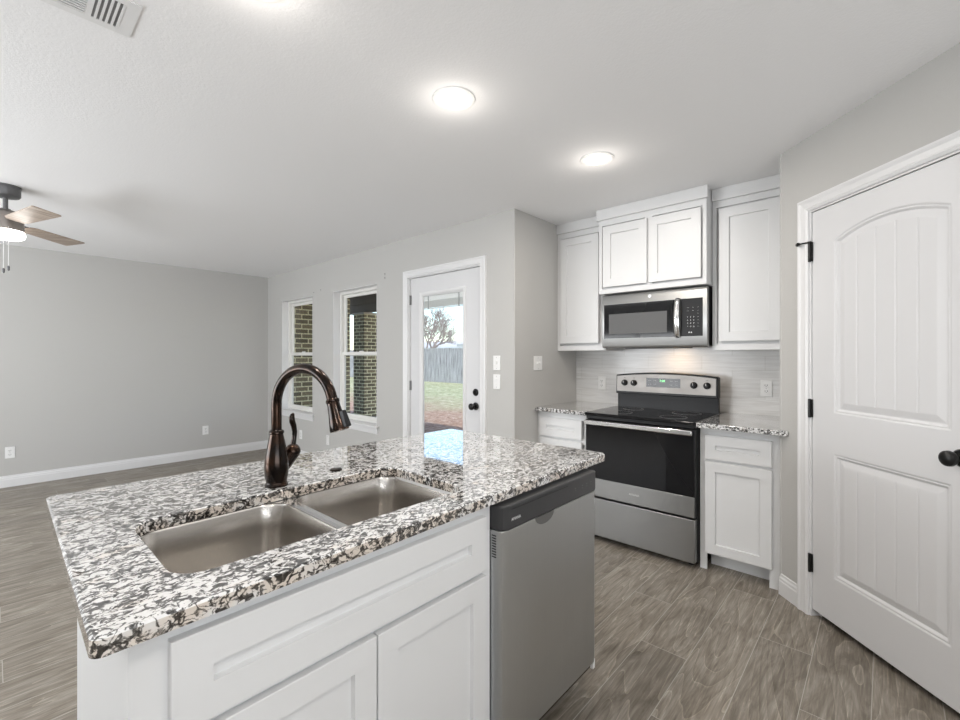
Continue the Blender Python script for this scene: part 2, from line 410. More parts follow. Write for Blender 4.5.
def rrect(x0, y0, x1, y1, r, n=8):
    pts = []
    for cx, cy, a0 in ((x1 - r, y0 + r, -90), (x1 - r, y1 - r, 0), (x0 + r, y1 - r, 90), (x0 + r, y0 + r, 180)):
        for k in range(n + 1):
            a = R(a0 + 90 * k / n); pts.append((cx + r * math.cos(a), cy + r * math.sin(a)))
    return pts

# text standing on a surface; u = reading direction, v = up, both world vectors
def text(name, s, size, c, u, v, m, parent, align='CENTER'):
    cu = bpy.data.curves.new(name, 'FONT'); cu.body = s; cu.size = size; cu.extrude = .0002
    cu.align_x = align; cu.align_y = 'CENTER'; cu.resolution_u = 3
    u = Vector(u).normalized(); v = Vector(v).normalized(); nn = u.cross(v)
    t = bpy.data.objects.new(name, cu)
    dg = Matrix((u, v, nn)).transposed().to_4x4(); dg.translation = Vector(c)
    COL.objects.link(t)
    bpy.context.view_layer.update()
    me = bpy.data.meshes.new_from_object(t.evaluated_get(bpy.context.evaluated_depsgraph_get()))
    bpy.data.objects.remove(t)
    me.transform(dg); me.transform(Matrix.Translation(-world_loc(parent)))
    o = bpy.data.objects.new(name, me); COL.objects.link(o); o.parent = parent; me.materials.clear(); me.materials.append(m)
    return o

# ------------------------------------------------------------------ room shell
XW = 2.677; YL = 6.54; YR = 2.078; XK = 3.60; CZ = 2.44; T = .15
W1 = (5.226, 6.082); W2 = (3.868, 4.735); WZ = (.60, 2.068)          # window openings
D1 = (2.412, 3.366); DZ = 2.075                                      # patio door opening
def struct(o, kind='structure'): o['kind'] = kind; return o
struct(box('floor', M['floor'], None, -3.1, -2.7, -.05, 3.75, 6.69, 0))
struct(box('ceiling', M['ceiling'], None, -3.1, -2.7, CZ, 3.75, 6.69, CZ + .12))
struct(box('wall_left', M['wall'], None, -3.1, YL, 0, XW + T, YL + T, CZ))
b = MB()
ys = [YR, D1[0], D1[1], W2[0], W2[1], W1[0], W1[1], YL]
for a, c in ((ys[0], ys[1]), (ys[2], ys[3]), (ys[4], ys[5]), (ys[6], ys[7])): b.box(XW, a, 0, XW + T, c, CZ)
b.box(XW, D1[0], DZ, XW + T, D1[1], CZ)
for ww in (W1, W2): b.box(XW, ww[0], 0, XW + T, ww[1], WZ[0] - .02); b.box(XW, ww[0], WZ[1], XW + T, ww[1], CZ)
bmesh.ops.remove_doubles(b.b, verts=b.b.verts, dist=1e-5)
struct(b.build('wall_window', M['wall']))
struct(box('wall_return', M['wall'], None, XW + T, YR, 0, XK + .1, YR + .12, CZ))
struct(box('trim_corner', M['wall'], None, XW - .003, YR - .003, 0, XW + .012, YR + .012, CZ, bevel=.007))
struct(box('wall_range', M['wall'], None, XK, .30, 0, XK + .12, YR, CZ))
PC = Vector((2.955, .425, 0)); DS = Vector((-1, -1, 0)).normalized(); DN = Vector((-1, 1, 0)).normalized()   # pantry wall: along s, out of wall n
def pm(s, n_, z): p = PC + DS * s + DN * n_; return (p.x, p.y, z)
PS = (.20, .955); PZ = 2.062                                         # pantry door opening
b = MB()
def pbox(b, s0, s1, n0, n1, z0, z1):
    vs = [b.b.verts.new(pm(s, n_, z)) for z in (z0, z1) for s, n_ in ((s0, n0), (s1, n0), (s1, n1), (s0, n1))]
    for f in ((0, 3, 2, 1), (4, 5, 6, 7), (0, 1, 5, 4), (1, 2, 6, 5), (2, 3, 7, 6), (3, 0, 4, 7)): b.b.faces.new([vs[i] for i in f])
pbox(b, 0, PS[0], -.12, 0, 0, CZ); pbox(b, PS[1], 1.45, -.12, 0, 0, CZ); pbox(b, PS[0], PS[1], -.12, 0, PZ, CZ)
struct(b.build('wall_pantry', M['wall']))
struct(box('wall_pantry_side', M['wall'], None, 2.95, .31, 0, XK, .43, CZ))
e = pm(1.45, 0, 0)
struct(box('wall_right', M['wall'], None, e[0], -2.7, 0, e[0] + .12, e[1], CZ))
struct(box('wall_front', M['wall'], None, -3.1, -2.5, 0, -2.95, YL, CZ))
struct(box('wall_side', M['wall'], None, -3.1, -2.65, 0, e[0], -2.5, CZ))
struct(MB().prismz([pm(.1, -.9, 0)[:2], pm(1.4, -.9, 0)[:2], pm(1.4, -.88, 0)[:2], pm(.1, -.88, 0)[:2]], 0, CZ).build('wall_pantry_back', M['wall']))

for nm, c0, hy in (('added_frame_3', (-2.95, 3.9), None), ('added_frame_4', (-.6, -2.5), 1)):  # bare frames added on solid walls to go with the fill lights
    b = MB(); hw_ = 1.75 if hy is None else 1.35
    for a_ in (-hw_, -.03, hw_ - .06):
        if hy is None: b.box(c0[0], c0[1] + a_, .55, c0[0] + .05, c0[1] + a_ + .06, 2.15)
        else: b.box(c0[0] + a_, c0[1], .55, c0[0] + a_ + .06, c0[1] + .05, 2.15)
    for z_ in (.55, 2.09):
        if hy is None: b.box(c0[0], c0[1] - hw_, z_, c0[0] + .05, c0[1] + hw_, z_ + .06)
        else: b.box(c0[0] - hw_, c0[1], z_, c0[0] + hw_, c0[1] + .05, z_ + .06)
    struct(b.build(nm, M['trim']))
b = MB()
for s0, s1 in ((.06, .10), (1.4, 1.44)): pbox(b, s0, s1, -.9, -.12, 0, CZ)
struct(b.build('wall_pantry_inside', M['wall']))
# baseboards: profile (out, z)
BP = [(0, 0), (.014, 0), (.014, .075), (.011, .080), (.011, .092), (.006, .100), (.005, .112), (0, .114)]
def base_run(name, p0, p1, nrm):
    p0 = Vector(p0); p1 = Vector(p1); nrm = Vector(nrm)
    return struct(MB().prism(BP, lambda o, z: p0 + nrm * o + Vector((0, 0, z)), lambda o, z: p1 + nrm * o + Vector((0, 0, z))).build(name, M['trim']))
base_run('baseboard_left', (-2.95, YL, 0), (XW, YL, 0), (0, -1, 0))
base_run('baseboard_window', (XW, D1[1] + .075, 0), (XW, YL - .015, 0), (-1, 0, 0))
base_run('baseboard_window', (XW, YR, 0), (XW, D1[0] - .055, 0), (-1, 0, 0))
base_run('baseboard_return', (XW, YR, 0), (2.98, YR, 0), (0, -1, 0))
base_run('baseboard_pantry', pm(.0, 0, 0), pm(.139, 0, 0), DN)

# ------------------------------------------------------------------ windows in the window wall
def window(name, y0, y1, label):
    z0, z1 = WZ
    t = thing(name, label, 'window', (XW, (y0 + y1) / 2, z0), kind='structure')
    b = MB()                                                     # painted reveal boards
    b.box(XW + .002, y0, z0, XW + .098, y0 + .006, z1).box(XW + .002, y1 - .006, z0, XW + .098, y1, z1).box(XW + .002, y0, z1 - .006, XW + .098, y1, z1)
    b.build('window_reveal', M['trim'], t)
    b = MB(); f0, f1 = XW + .085, XW + .148; k = .030
    b.box(f0, y0 + .006, z0, f1, y0 + .006 + k, z1 - .006).box(f0, y1 - .006 - k, z0, f1, y1 - .006, z1 - .006)
    b.box(f0, y0 + .006 + k, z1 - .006 - k, f1, y1 - .006 - k, z1 - .006).box(f0, y0 + .006 + k, z0, f1, y1 - .006 - k, z0 + .025)
    b.build('window_frame', M['vinyl'], t, bevel=.003)
    a0, a1 = y0 + .036, y1 - .036; zm = 1.345
    def sash(x0, x1, za, zb, rl):
        b = MB(); s_ = .038
        b.box(x0, a0, za, x1, a0 + s_, zb).box(x0, a1 - s_, za, x1, a1, zb).box(x0, a0 + s_, za, x1, a1 - s_, za + rl).box(x0, a0 + s_, zb - rl, x1, a1 - s_, zb)
        o = b.build('sash', M['vinyl'], t, bevel=.003)
        MB().box((x0 + x1) / 2 - .002, a0 + s_ - .004, za + rl - .004, (x0 + x1) / 2 + .002, a1 - s_ + .004, zb - rl + .004).build('pane', M['glass'], o)
    sash(XW + .120, XW + .143, zm - .02, z1 - .036, .034)
    sash(XW + .094, XW + .117, z0 + .025, zm + .022, .036)
    MB().box(XW + .088, (y0 + y1) / 2 - .03, zm + .022, XW + .11, (y0 + y1) / 2 + .03, zm + .034).build('sash_lock', M['vinyl'], t, bevel=.003)
    b = MB().box(XW - .035, y0 - .045, z0 - .02, XW, y1 + .045, z0).box(XW, y0, z0 - .02, XW + .085, y1, z0)
    b.build('window_stool', M['trim'], t, bevel=.005)
    P = [(0, -.085), (.006, -.085), (.010, -.07), (.014, -.04), (.018, -.02), (0, -.02)]
    MB().prism(P, lambda o, z: (XW - o, y0 - .025, z0 + z), lambda o, z: (XW - o, y1 + .025, z0 + z)).build('window_apron', M['trim'], t)
    return t
window('window_1', *W1, 'white sash window nearest the left wall, brick wall close outside')
window('window_2', *W2, 'white sash window next to the glazed patio door, brick porch column outside')

# casing around a door, built in (along, out, z) space
CP = [(0, 0), (0, .010), (.012, .016), (.020, .012), (.040, .014), (.052, .020), (.062, .018), (.065, 0)]   # (across, out) inner edge -> outer
def casing(name, s0, s1, z1, fn):
    b = MB()
    loops = []
    for ca, out in CP:
        loops.append([fn(s0 - ca, out, 0), fn(s0 - ca, out, z1 + ca), fn(s1 + ca, out, z1 + ca), fn(s1 + ca, out, 0)])
    L = [[b.b.verts.new(p) for p in lp] for lp in loops]; n_ = len(L)
    for i in range(n_):
        j = (i + 1) % n_
        for k in range(3): b.b.faces.new((L[i][k], L[i][k + 1], L[j][k + 1], L[j][k]))
    b.b.faces.new([l_[0] for l_ in L]); b.b.faces.new([l_[3] for l_ in L][::-1])
    return struct(b.build(name, M['trim'], smooth=False))

# ------------------------------------------------------------------ patio door (glazed)
fnW = lambda s, o, z: (XW - o, s, z)
casing('trim_1', D1[0] + .012, D1[1] - .012, DZ - .012, fnW)
pd = thing('door_1', 'white glazed patio door with raised blind and black knob', 'door', (XW + .03, D1[1], 0), kind='structure')
b = MB()
b.box(XW + .001, D1[0], 0, XW + T, D1[0] + .022, DZ).box(XW + .001, D1[1] - .022, 0, XW + T, D1[1], DZ).box(XW + .001, D1[0] + .022, DZ - .020, XW + T, D1[1] - .022, DZ)
b.build('door_jamb', M['trim'], pd)
box('threshold', M['hinge_grey'], pd, XW + .01, D1[0] + .022, 0, XW + T, D1[1] - .022, .018)
y0, y1 = D1[0] + .025, D1[1] - .025; dx0, dx1 = XW + .022, XW + .066
g0, g1, gz0, gz1 = 2.622, 3.200, .27, 1.900
b = MB().box(dx0, y0, .02, dx1, g0, DZ - .024).box(dx0, g1, .02, dx1, y1, DZ - .024).box(dx0, g0, .02, dx1, g1, gz0).box(dx0, g0, gz1, dx1, g1, DZ - .024)
b.build('door_slab', M['door'], pd)
fb = MB()
FP = [(0, 0), (0, .006), (.006, .012), (.022, .012), (.034, .004), (.042, -.004), (.042, -.02)]
loops = []
for ca, out in FP:
    loops.append([(dx0 - out, g0 - .012 + ca, gz0 - .012 + ca), (dx0 - out, g1 + .012 - ca, gz0 - .012 + ca), (dx0 - out, g1 + .012 - ca, gz1 + .012 - ca), (dx0 - out, g0 - .012 + ca, gz1 + .012 - ca)])
fb.loft(loops, caps=(False, False)); fb.build('lite_frame', M['trim'], pd, fix=True)
box('pane', M['glass'], pd, dx0 + .012, g0, gz0, dx0 + .015, g1, gz1)
bl = MB()
for k in range(12): bl.box(dx0 + .018, g0 + .02, 1.765 + k * .005, dx0 + .034, g1 - .02, 1.7675 + k * .005)
bl.box(dx0 + .018, g0 + .02, 1.752, dx0 + .034, g1 - .02, 1.760).box(dx0 + .018, g0 + .02, 1.826, dx0 + .036, g1 - .02, gz1)
bo = bl.build('raised_blind', M['plastic'], pd)
for yy in (g0 + .09, g1 - .09): box('blind_tape', M['greyprint'], bo, dx0 + .0155, yy - .006, 1.75, dx0 + .0175, yy + .006, gz1)
box('pane', M['glass'], pd, dx0 + .037, g0, gz0, dx0 + .040, g1, gz1)
for zz in (1.85, 1.04, .25):
    MB().lathe([(.007, 0), (.007, .09)], (XW + .012, D1[1] - .024, zz - .045), n=12).box(XW + .012, D1[1] - .034, zz - .045, XW + .0225, D1[1] - .014, zz + .045).build('hinge', M['hinge_grey'], pd)
ky = 2.498
def rosette(b, c, ax, r=.032): b.lathe([(r, 0), (r, .005), (r * .82, .012), (r * .4, .013)], c, ax, 28)
def knobmesh(c, ax):
    b = MB(); rosette(b, c, ax)
    b.lathe([(.011, .01), (.011, .03), (.016, .034), (.025, .042), (.0285, .052), (.027, .062), (.019, .070), (.006, .0735)], c, ax, 28)
    return b
knobmesh((dx0, ky, .905), (-1, 0, 0)).build('door_knob', M['hinge'], pd, smooth=True)
b = MB(); rosette(b, (dx0, ky, 1.02), (-1, 0, 0), .030); b.box(dx0 - .03, ky - .005, 1.005, dx0 - .012, ky + .005, 1.035)
b.build('deadbolt', M['hinge'], pd, smooth=True)

# ------------------------------------------------------------------ pantry door (arched two-panel plank door)
casing('trim_2', PS[0] + .004, PS[1] - .004, PZ - .004, lambda s, o, z: pm(s, o, z))
dd = thing('door_2', 'white two-panel pantry door with arched plank panel and black knob', 'door', pm(PS[0], 0, 0), kind='structure')
b = MB(); pbox(b, PS[0] - .001, PS[0] + .012, -.12, .001, 0, PZ); pbox(b, PS[1] - .012, PS[1] + .001, -.12, .001, 0, PZ); pbox(b, PS[0] + .012, PS[1] - .012, -.12, .001, PZ - .012, PZ + .001)
pbox(b, PS[0] + .012, PS[0] + .022, -.10, -.045, 0, PZ - .012)
b.build('door_jamb', M['trim'], dd)
sa, sb, za, zb = PS[0] + .014, PS[1] - .014, .038, PZ - .016
pc_ = .597; hw = .254
def relief(s, z):
    # signed distance-ish inside each panel
    def prof(d):
        if d <= 0: return 0
        if d < .006: return -.005 * d / .006
        if d < .014: return -.005 + .002 * math.sin((d - .006) / .008 * math.pi)
        if d < .020: return -.005 - .008 * (d - .014) / .006
        if d < .052: return -.013 + .010 * (d - .020) / .032
        g = 0
        for k in range(-1, 4):
            ds = abs(s - (pc_ - .1335 + .089 * k))
            if ds < .0045 and abs(s - pc_) < hw - .055: g = max(g, .0045 * (1 - ds / .0045))
        return -.003 - g
    dx = hw - abs(s - pc_)
    d1 = min(dx, z - .256, .850 - z)
    Rr = .60; top = 1.932
    zc = top - Rr
    d2 = min(dx, z - 1.046, Rr - math.hypot(s - pc_, z - zc))
    return prof(max(d1, d2))
def grid(a, c, marks, step):
    pts = set([a, c]); x = a
    while x < c: pts.add(round(x, 5)); x += step
    return sorted(pts)
gs = grid(sa, sb, None, .0032); gz = []
z = za
while z < zb:
    gz.append(z)
    fine = (.24 < z < .32) or (.79 < z < .86) or (1.04 < z < 1.11) or (1.78 < z < 1.94)
    z += .0032 if fine else .012
gz.append(zb)
b = MB(); rows = []
for z in gz: rows.append([b.b.verts.new(pm(s, -.006 + relief(s, z), z)) for s in gs])
for i in range(len(rows) - 1):
    for j in range(len(gs) - 1): b.b.faces.new((rows[i][j], rows[i][j + 1], rows[i + 1][j + 1], rows[i + 1][j]))
bk = [b.b.verts.new(pm(s, -.041, z)) for s, z in ((sa, za), (sb, za), (sb, zb), (sa, zb))]
b.b.faces.new(bk)
b.b.faces.new([bk[0], bk[1]] + rows[0][::-1]); b.b.faces.new([bk[2], bk[3]] + rows[-1])
b.b.faces.new([bk[3], bk[0]] + [r[0] for r in rows]); b.b.faces.new([bk[1], bk[2]] + [r[-1] for r in rows][::-1])
o = b.build('door_slab', M['door'], dd)
for p in o.data.polygons: p.use_smooth = True
o.data.set_sharp_from_angle(angle=R(50))
for zz in (1.845, 1.055, .27):
    b = MB(); b.lathe([(.007, -.047), (.007, .047)], pm(PS[0] + .009, .006, zz), n=12)
    pbox(b, PS[0] - .001, PS[0] + .020, -.004, .0035, zz - .045, zz + .045)
    h = b.build('hinge', M['hinge'], dd)
    if zz > 1.8:
        b = MB(); b.tube([pm(PS[0] + .009, .012, zz + .052), pm(PS[0] - .03, .035, zz + .052)], .004, 8).tube([pm(PS[0] - .03, .035, zz + .052), pm(PS[0] - .045, .028, zz + .052)], .009, 12)
        b.tube([pm(PS[0] + .009, .012, zz + .052), pm(PS[0] + .03, .006, zz + .046)], .0035, 8).lathe([(.009, .047), (.009, .057)], pm(PS[0] + .009, .006, zz), n=12)
        b.build('door_stop', M['hinge'], h)
knobmesh(pm(.888, -.006, .955), DN).build('door_knob', M['hinge'], dd, smooth=True)

# ------------------------------------------------------------------ shaker fronts
def shaker(name, fn, u0, u1, z0, z1, parent, rail=.057, m=None, th=.020, dep=.012):
    # fn(u, out, z) -> world; front face at out = th
    b = MB()
    def rect(i, o, z_off=0): return [fn(u0 + i, o, z0 + i), fn(u1 - i, o, z0 + i), fn(u1 - i, o, z1 - i), fn(u0 + i, o, z1 - i)]
    b.loft([rect(0, 0), rect(0, th - .0015), rect(.0015, th), rect(rail, th), rect(rail + .0025, th - dep), ], caps=(True, True))
    return b.build(name, m or M['white'], parent)

# face frames etc as boxes in (u,out,z) space
def fbox(b, fn, u0, u1, o0, o1, z0, z1):
    vs = [b.b.verts.new(fn(u, o, z)) for z in (z0, z1) for u, o in ((u0, o0), (u1, o0), (u1, o1), (u0, o1))]
    for f in ((0, 3, 2, 1), (4, 5, 6, 7), (0, 1, 5, 4), (1, 2, 6, 5), (2, 3, 7, 6), (3, 0, 4, 7)): b.b.faces.new([vs[i] for i in f])
    return b

# ------------------------------------------------------------------ upper cabinets (face -X)
def upper(name, label, y0, y1, xf, z0, ztop, doors, x_back=XK - .012):
    t = thing(name, label, 'cabinet', (x_back, (y0 + y1) / 2, z0))
    fn = lambda u, o, z: (xf - o, u, z)
    box('carcass', M['white'], t, xf + .018, y0, z0, x_back, y1, CZ - .002)
    b = MB(); fbox(b, fn, y0, y1, -.018, 0, z0, z0 + .038); fbox(b, fn, y0, y1, -.018, 0, ztop - .02, CZ - .075)
    fbox(b, fn, y0, y0 + .025, -.018, 0, z0 + .038, ztop - .02); fbox(b, fn, y1 - .025, y1, -.018, 0, z0 + .038, ztop - .02)
    if len(doors) > 1: fbox(b, fn, doors[0][1] - .02, doors[1][0] + .02, -.018, 0, z0 + .038, ztop - .02)
    b.build('face_frame', M['white'], t)
    fbox(MB(), fn, y0 - (.012 if name == 'over_microwave_cabinet' else 0), y1 + (.012 if name == 'over_microwave_cabinet' else 0), -.018, .022, CZ - .082, CZ - .001).build('crown_board', M['white'], t, bevel=.002)
    for a, c, da, dc in doors: shaker('cabinet_door', fn, a, c, da, dc, t, rail=.060)
    return t
upper('upper_cabinet', 'tall narrow white wall cabinet in the corner left of the microwave', 1.634, 2.077, 3.28, 1.365, 2.335, [(1.688, 2.040, 1.425, 2.305)])
upper('upper_cabinet', 'tall white wall cabinet between the microwave and the pantry wall', .434, .860, 3.285, 1.360, 2.335, [(.474, .816, 1.418, 2.298)])
upper('over_microwave_cabinet', 'short white two-door wall cabinet above the microwave', 0.864, 1.630, 3.162, 1.796, 2.335, [(.893, 1.238, 1.842, 2.302), (1.252, 1.590, 1.842, 2.302)])

# ------------------------------------------------------------------ base cabinets along the range wall
CT0, CT1 = .882, .912
def base(name, label, y0, y1, xf, dr, do, stile0, stile1):
    t = thing(name, label, 'cabinet', (XK - .012, (y0 + y1) / 2, 0))
    fn = lambda u, o, z: (xf - o, u, z)
    box('carcass', M['white'], t, xf + .018, y0, .10, XK - .012, y1, CT0)
    b = MB()
    fbox(b, fn, y0, y0 + stile0, -.018, 0, 0, CT0); fbox(b, fn, y1 - stile1, y1, -.018, 0, 0, CT0)
    fbox(b, fn, y0 + stile0, y1 - stile1, -.018, 0, .10, .135); fbox(b, fn, y0 + stile0, y1 - stile1, -.018, 0, .655, .70); fbox(b, fn, y0 + stile0, y1 - stile1, -.018, 0, .83, CT0)
    b.build('face_frame', M['white'], t)
    box('toe_kick', M['white'], t, xf + .10, y0 + stile0, 0, xf + .118, y1 - stile1, .10)
    shaker('drawer', fn, dr[0], dr[1], .688, .836, t, rail=.060)
    shaker('cabinet_door', fn, do[0], do[1], .112, .672, t)
    return t
base('base_cabinet', 'white one-drawer base cabinet between the range and the pantry wall', .434, .852, 2.985, (.470, .820), (.470, .820), .050, .038)
base('base_cabinet', 'white one-drawer base cabinet in the corner left of the range', 1.622, 2.074, 2.985, (1.672, 2.046), (1.672, 2.046), .028, .030)
ct = MB().prismz([(XK - .002, .432), (2.958, .432), (2.916, .390), (2.912, .386), (2.905, .386), (2.905, .852), (XK - .002, .852)], CT0, CT1).build('granite_countertop', M['granite'], bevel=.004)
tag(ct, 'small granite countertop between the range and the pantry wall', 'countertop')
ct = box('granite_countertop', M['granite'], None, 2.935, 1.622, CT0, XK - .002, 2.076, CT1, bevel=.004)
tag(ct, 'small granite countertop in the corner left of the range', 'countertop')
bs = box('tile_backsplash', M['tile'], None, XK - .010, .432, CT1, XK - .001, 2.076, 1.80)
tag(bs, 'glossy white streaked tile backsplash behind the range', 'backsplash')

# ------------------------------------------------------------------ range
rg = thing('kitchen_range', 'freestanding stainless steel electric range with black glass cooktop', 'range', (3.25, 1.235, 0))
ry0, ry1 = .858, 1.614
fx = lambda xf: (lambda u, o, z: (xf - o, u, z))
box('body', M['black'], rg, 2.955, ry0, .03, 3.57, ry1, .895)
for yy in (ry0 + .05, ry1 - .05):
    for xx in (3.0, 3.5): MB().lathe([(.018, 0), (.018, .03)], (xx, yy, 0), n=12).build('levelling_foot', M['black'], rg)
b = MB().prism(rrect(2.905, ry0 - .001, 3.50, ry1 + .001, .012, 4), lambda x, y: (x, y, .893), lambda x, y: (x, y, .913))
ck = b.build('cooktop', M['ceran'], rg, bevel=.004)
for (cx, cy, r_) in ((3.06, 1.43, .10), (3.06, 1.04, .085), (3.33, 1.43, .075), (3.33, 1.04, .095)):
    b = MB(); b.lathe([(r_ - .0015, 0), (r_, 0), (r_, .0004), (r_ - .0015, .0004)], (cx, cy, .9131), n=40, caps=(False, False)); b.build('burner_ring', M['greyprint'], ck)
b = MB(); fbox(b, fx(2.925), ry0 + .004, ry1 - .004, -.03, 0, .868, .893); b.build('front_lip', M['black'], rg, bevel=.003)
# oven door
b = MB(); fbox(b, fx(2.935), ry0 + .004, ry1 - .004, -.025, .018, .318, .864); od = b.build('oven_door', M['black'], rg, bevel=.004)
b = MB(); fbox(b, fx(2.935), ry0 + .010, ry1 - .010, .018, .0215, .448, .855); b.build('oven_glass', M['blackgloss'], od, bevel=.002)
b = MB(); fbox(b, fx(2.935), ry0 + .006, ry1 - .006, .016, .025, .320, .447); b.build('lower_panel', M['steel'], od, bevel=.003)
b = MB()
for yy in (ry0 + .035, ry1 - .035): fbox(b, fx(2.935), yy - .015, yy + .015, .018, .050, .836, .860)
fbox(b, fx(2.935), ry0 + .012, ry1 - .012, .044, .060, .830, .862); b.build('door_handle', M['chrome'], od, bevel=.006)
text('lettering', 'AMANA', .020, (2.9095, 1.245, .385), (0, -1, 0), (0, 0, 1), M['mark'], od)
b = MB(); fbox(b, fx(2.935), ry0 + .004, ry1 - .004, -.025, .022, .038, .306); b.build('storage_drawer', M['steel'], rg, bevel=.004)
# back guard
BG = -.075
def bgtop(y): u = (y - (ry0 + ry1) / 2) / .378; return 1.192 - .022 * u * u
n_ = 24; ysn = [ry0 + .002 + (ry1 - ry0 - .004) * k / n_ for k in range(n_ + 1)]
out = [(ysn[0], 1.02)] + [(y, bgtop(y)) for y in ysn] + [(ysn[-1], 1.02)]
MB().prism(out, lambda y, z: (BG + 3.500 + (1.19 - z) * -.05, y, z), lambda y, z: (BG + 3.560, y, z)).build('backguard', M['black'], rg, bevel=.005)
box('backguard_base', M['black'], rg, BG + 3.522, ry0 + .004, .90, BG + 3.555, ry1 - .004, 1.025, bevel=.003)
ys2 = [ry0 + .014 + (ry1 - ry0 - .024) * k / n_ for k in range(n_ + 1)]
out = [(ys2[0], 1.040)] + [(y, bgtop(y) - .012) for y in ys2] + [(ys2[-1], 1.040)]
bp_ = lambda z, o: BG + 3.500 + (1.19 - z) * -.05 - o
cp = MB().prism(out, lambda y, z: (bp_(z, .003), y, z), lambda y, z: (bp_(z, -.004), y, z)).build('control_panel', M['panel_steel'], rg)
b = MB().prism([(1.112, 1.083), (1.364, 1.083), (1.364, 1.150), (1.112, 1.150)], lambda y, z: (bp_(z, .0045), y, z), lambda y, z: (bp_(z, 0), y, z)); dsp = b.build('display', M['blackgloss'], cp)
text('clock_digits', '7:08', .024, (bp_(1.13, .006), 1.242, 1.130), (0, -1, 0), (.05, 0, 1), M['clock'], dsp)
for yy, s_ in ((1.337, '– –'), (1.297, '– –'), (1.177, '– –'), (1.140, '– –')):
    text('key_marks', s_, .016, (bp_(1.132, .006), yy, 1.132), (0, -1, 0), (.05, 0, 1), M['mark'], dsp)
    text('key_marks', '– –', .016, (bp_(1.104, .006), yy, 1.104), (0, -1, 0), (.05, 0, 1), M['mark'], dsp)
for yy in (1.538, 1.462, 1.018, .930):
    b = MB(); c_ = (bp_(1.108, .003), yy, 1.108)
    b.lathe([(.024, 0), (.024, .006), (.020, .010), (.018, .026), (.015, .029)], c_, (-1, 0, -.05), 28)
    kb = b.build('control_knob', M['black'], rg, smooth=True)
    box('pointer', M['mark'], kb, c_[0] - .0305, c_[1] - .0015, 1.108, c_[0] - .028, c_[1] + .0015, 1.124)
    text('dial_mark', 'OFF', .008, (bp_(1.146, .004), c_[1], 1.146), (0, -1, 0), (.05, 0, 1), M['black'], kb)

# ------------------------------------------------------------------ microwave
mw = thing('microwave', 'stainless steel over-the-range microwave with black keypad', 'microwave', (3.40, 1.24, 1.39))
my0, my1, mz0, mz1, mx = .868, 1.624, 1.380, 1.790, 3.234
box('body', M['black'], mw, mx, my0 + .003, mz0 + .006, XK - .013, my1 - .003, mz1, bevel=.004)
b = MB(); P = [(mx, mz1 - .002), (mx - .030, mz1 - .002), (mx - .034, mz1 - .012), (mx - .034, mz0 + .02), (mx - .026, mz0 + .002), (mx, mz0)]
b.prism(P, lambda x, z: (x, my0, z), lambda x, z: (x, my1, z)); fr = b.build('front_frame', M['steel'], mw, bevel=.003)
b = MB(); fbox(b, fx(mx - .034), 1.075, 1.606, 0, .004, 1.455, 1.712); dr = b.build('door_window', M['blackgloss'], mw, bevel=.002)
M['screen'] = plain('perforated_grey_screen', (.115, .115, .115), .35, spec=.25, bump=.2, bscale=700)
b = MB(); fbox(b, fx(mx - .034), 1.130, 1.565, .004, .0048, 1.486, 1.638); b.build('window_screen', M['screen'], dr)
b = MB(); fbox(b, fx(mx - .034), .897, 1.036, 0, .004, 1.455, 1.712); kp = b.build('keypad', M['black'], mw, bevel=.002)
for r_ in range(4):
    for c_ in range(3):
        s_ = str(r_ * 3 + c_ + 1) if r_ < 3 else ('*', '0', '#')[c_]
        text('key_print', s_, .013, (mx - .0385, .992 - c_ * .020, 1.585 - r_ * .0215), (0, -1, 0), (0, 0, 1), M['mark'], kp)
for k in range(7): text('key_print', '––', .010, (mx - .0385, .925, 1.650 - k * .0215), (0, -1, 0), (0, 0, 1), M['mark'], kp)
for z_ in (1.650, 1.628): 
    for y_ in (.990, .958): text('key_print', '––', .012, (mx - .0385, y_, z_), (0, -1, 0), (0, 0, 1), M['mark'], kp)
text('key_print', '● ●', .012, (mx - .0385, .975, 1.480), (0, -1, 0), (0, 0, 1), M['mark'], kp)
b = MB()
hp = [(mx - .036 - .034 * math.sin(math.pi * min(1, max(0, k / 16))) ** .5, 1.052, 1.452 + .262 * k / 16) for k in range(17)]
b.tube(hp, .011, 12)
for v in b.b.verts: v.co.y = 1.056 + (v.co.y - 1.052) * 1.7
b.build('door_handle', M['chrome'], mw, smooth=True)
lg = MB().lathe([(.013, 0), (.013, .002), (.011, .0025)], (mx - .034, 1.253, 1.752), (-1, 0, 0), 28).build('emblem', M['chrome'], mw)
text('monogram', 'GE', .013, (mx - .0368, 1.253, 1.752), (0, -1, 0), (0, 0, 1), M['greyprint'], lg)
MB().box(mx + .02, 1.02, mz0 - .004, mx + .16, 1.46, mz0 + .007).build('underside_vent', M['black'], mw)
MB().box(mx + .20, 1.13, mz0 - .002, mx + .26, 1.22, mz0 + .008).build('task_lamp_lens', emis('warm_lens', (1, .72, .42), 5), mw)
lamp('microwave_task_lamp', 'AREA', (mx + .20, 1.175, mz0 - .006), .45, (1, .66, .36), (0, 0, 0), shape='RECTANGLE', size=.06, size_y=.09)

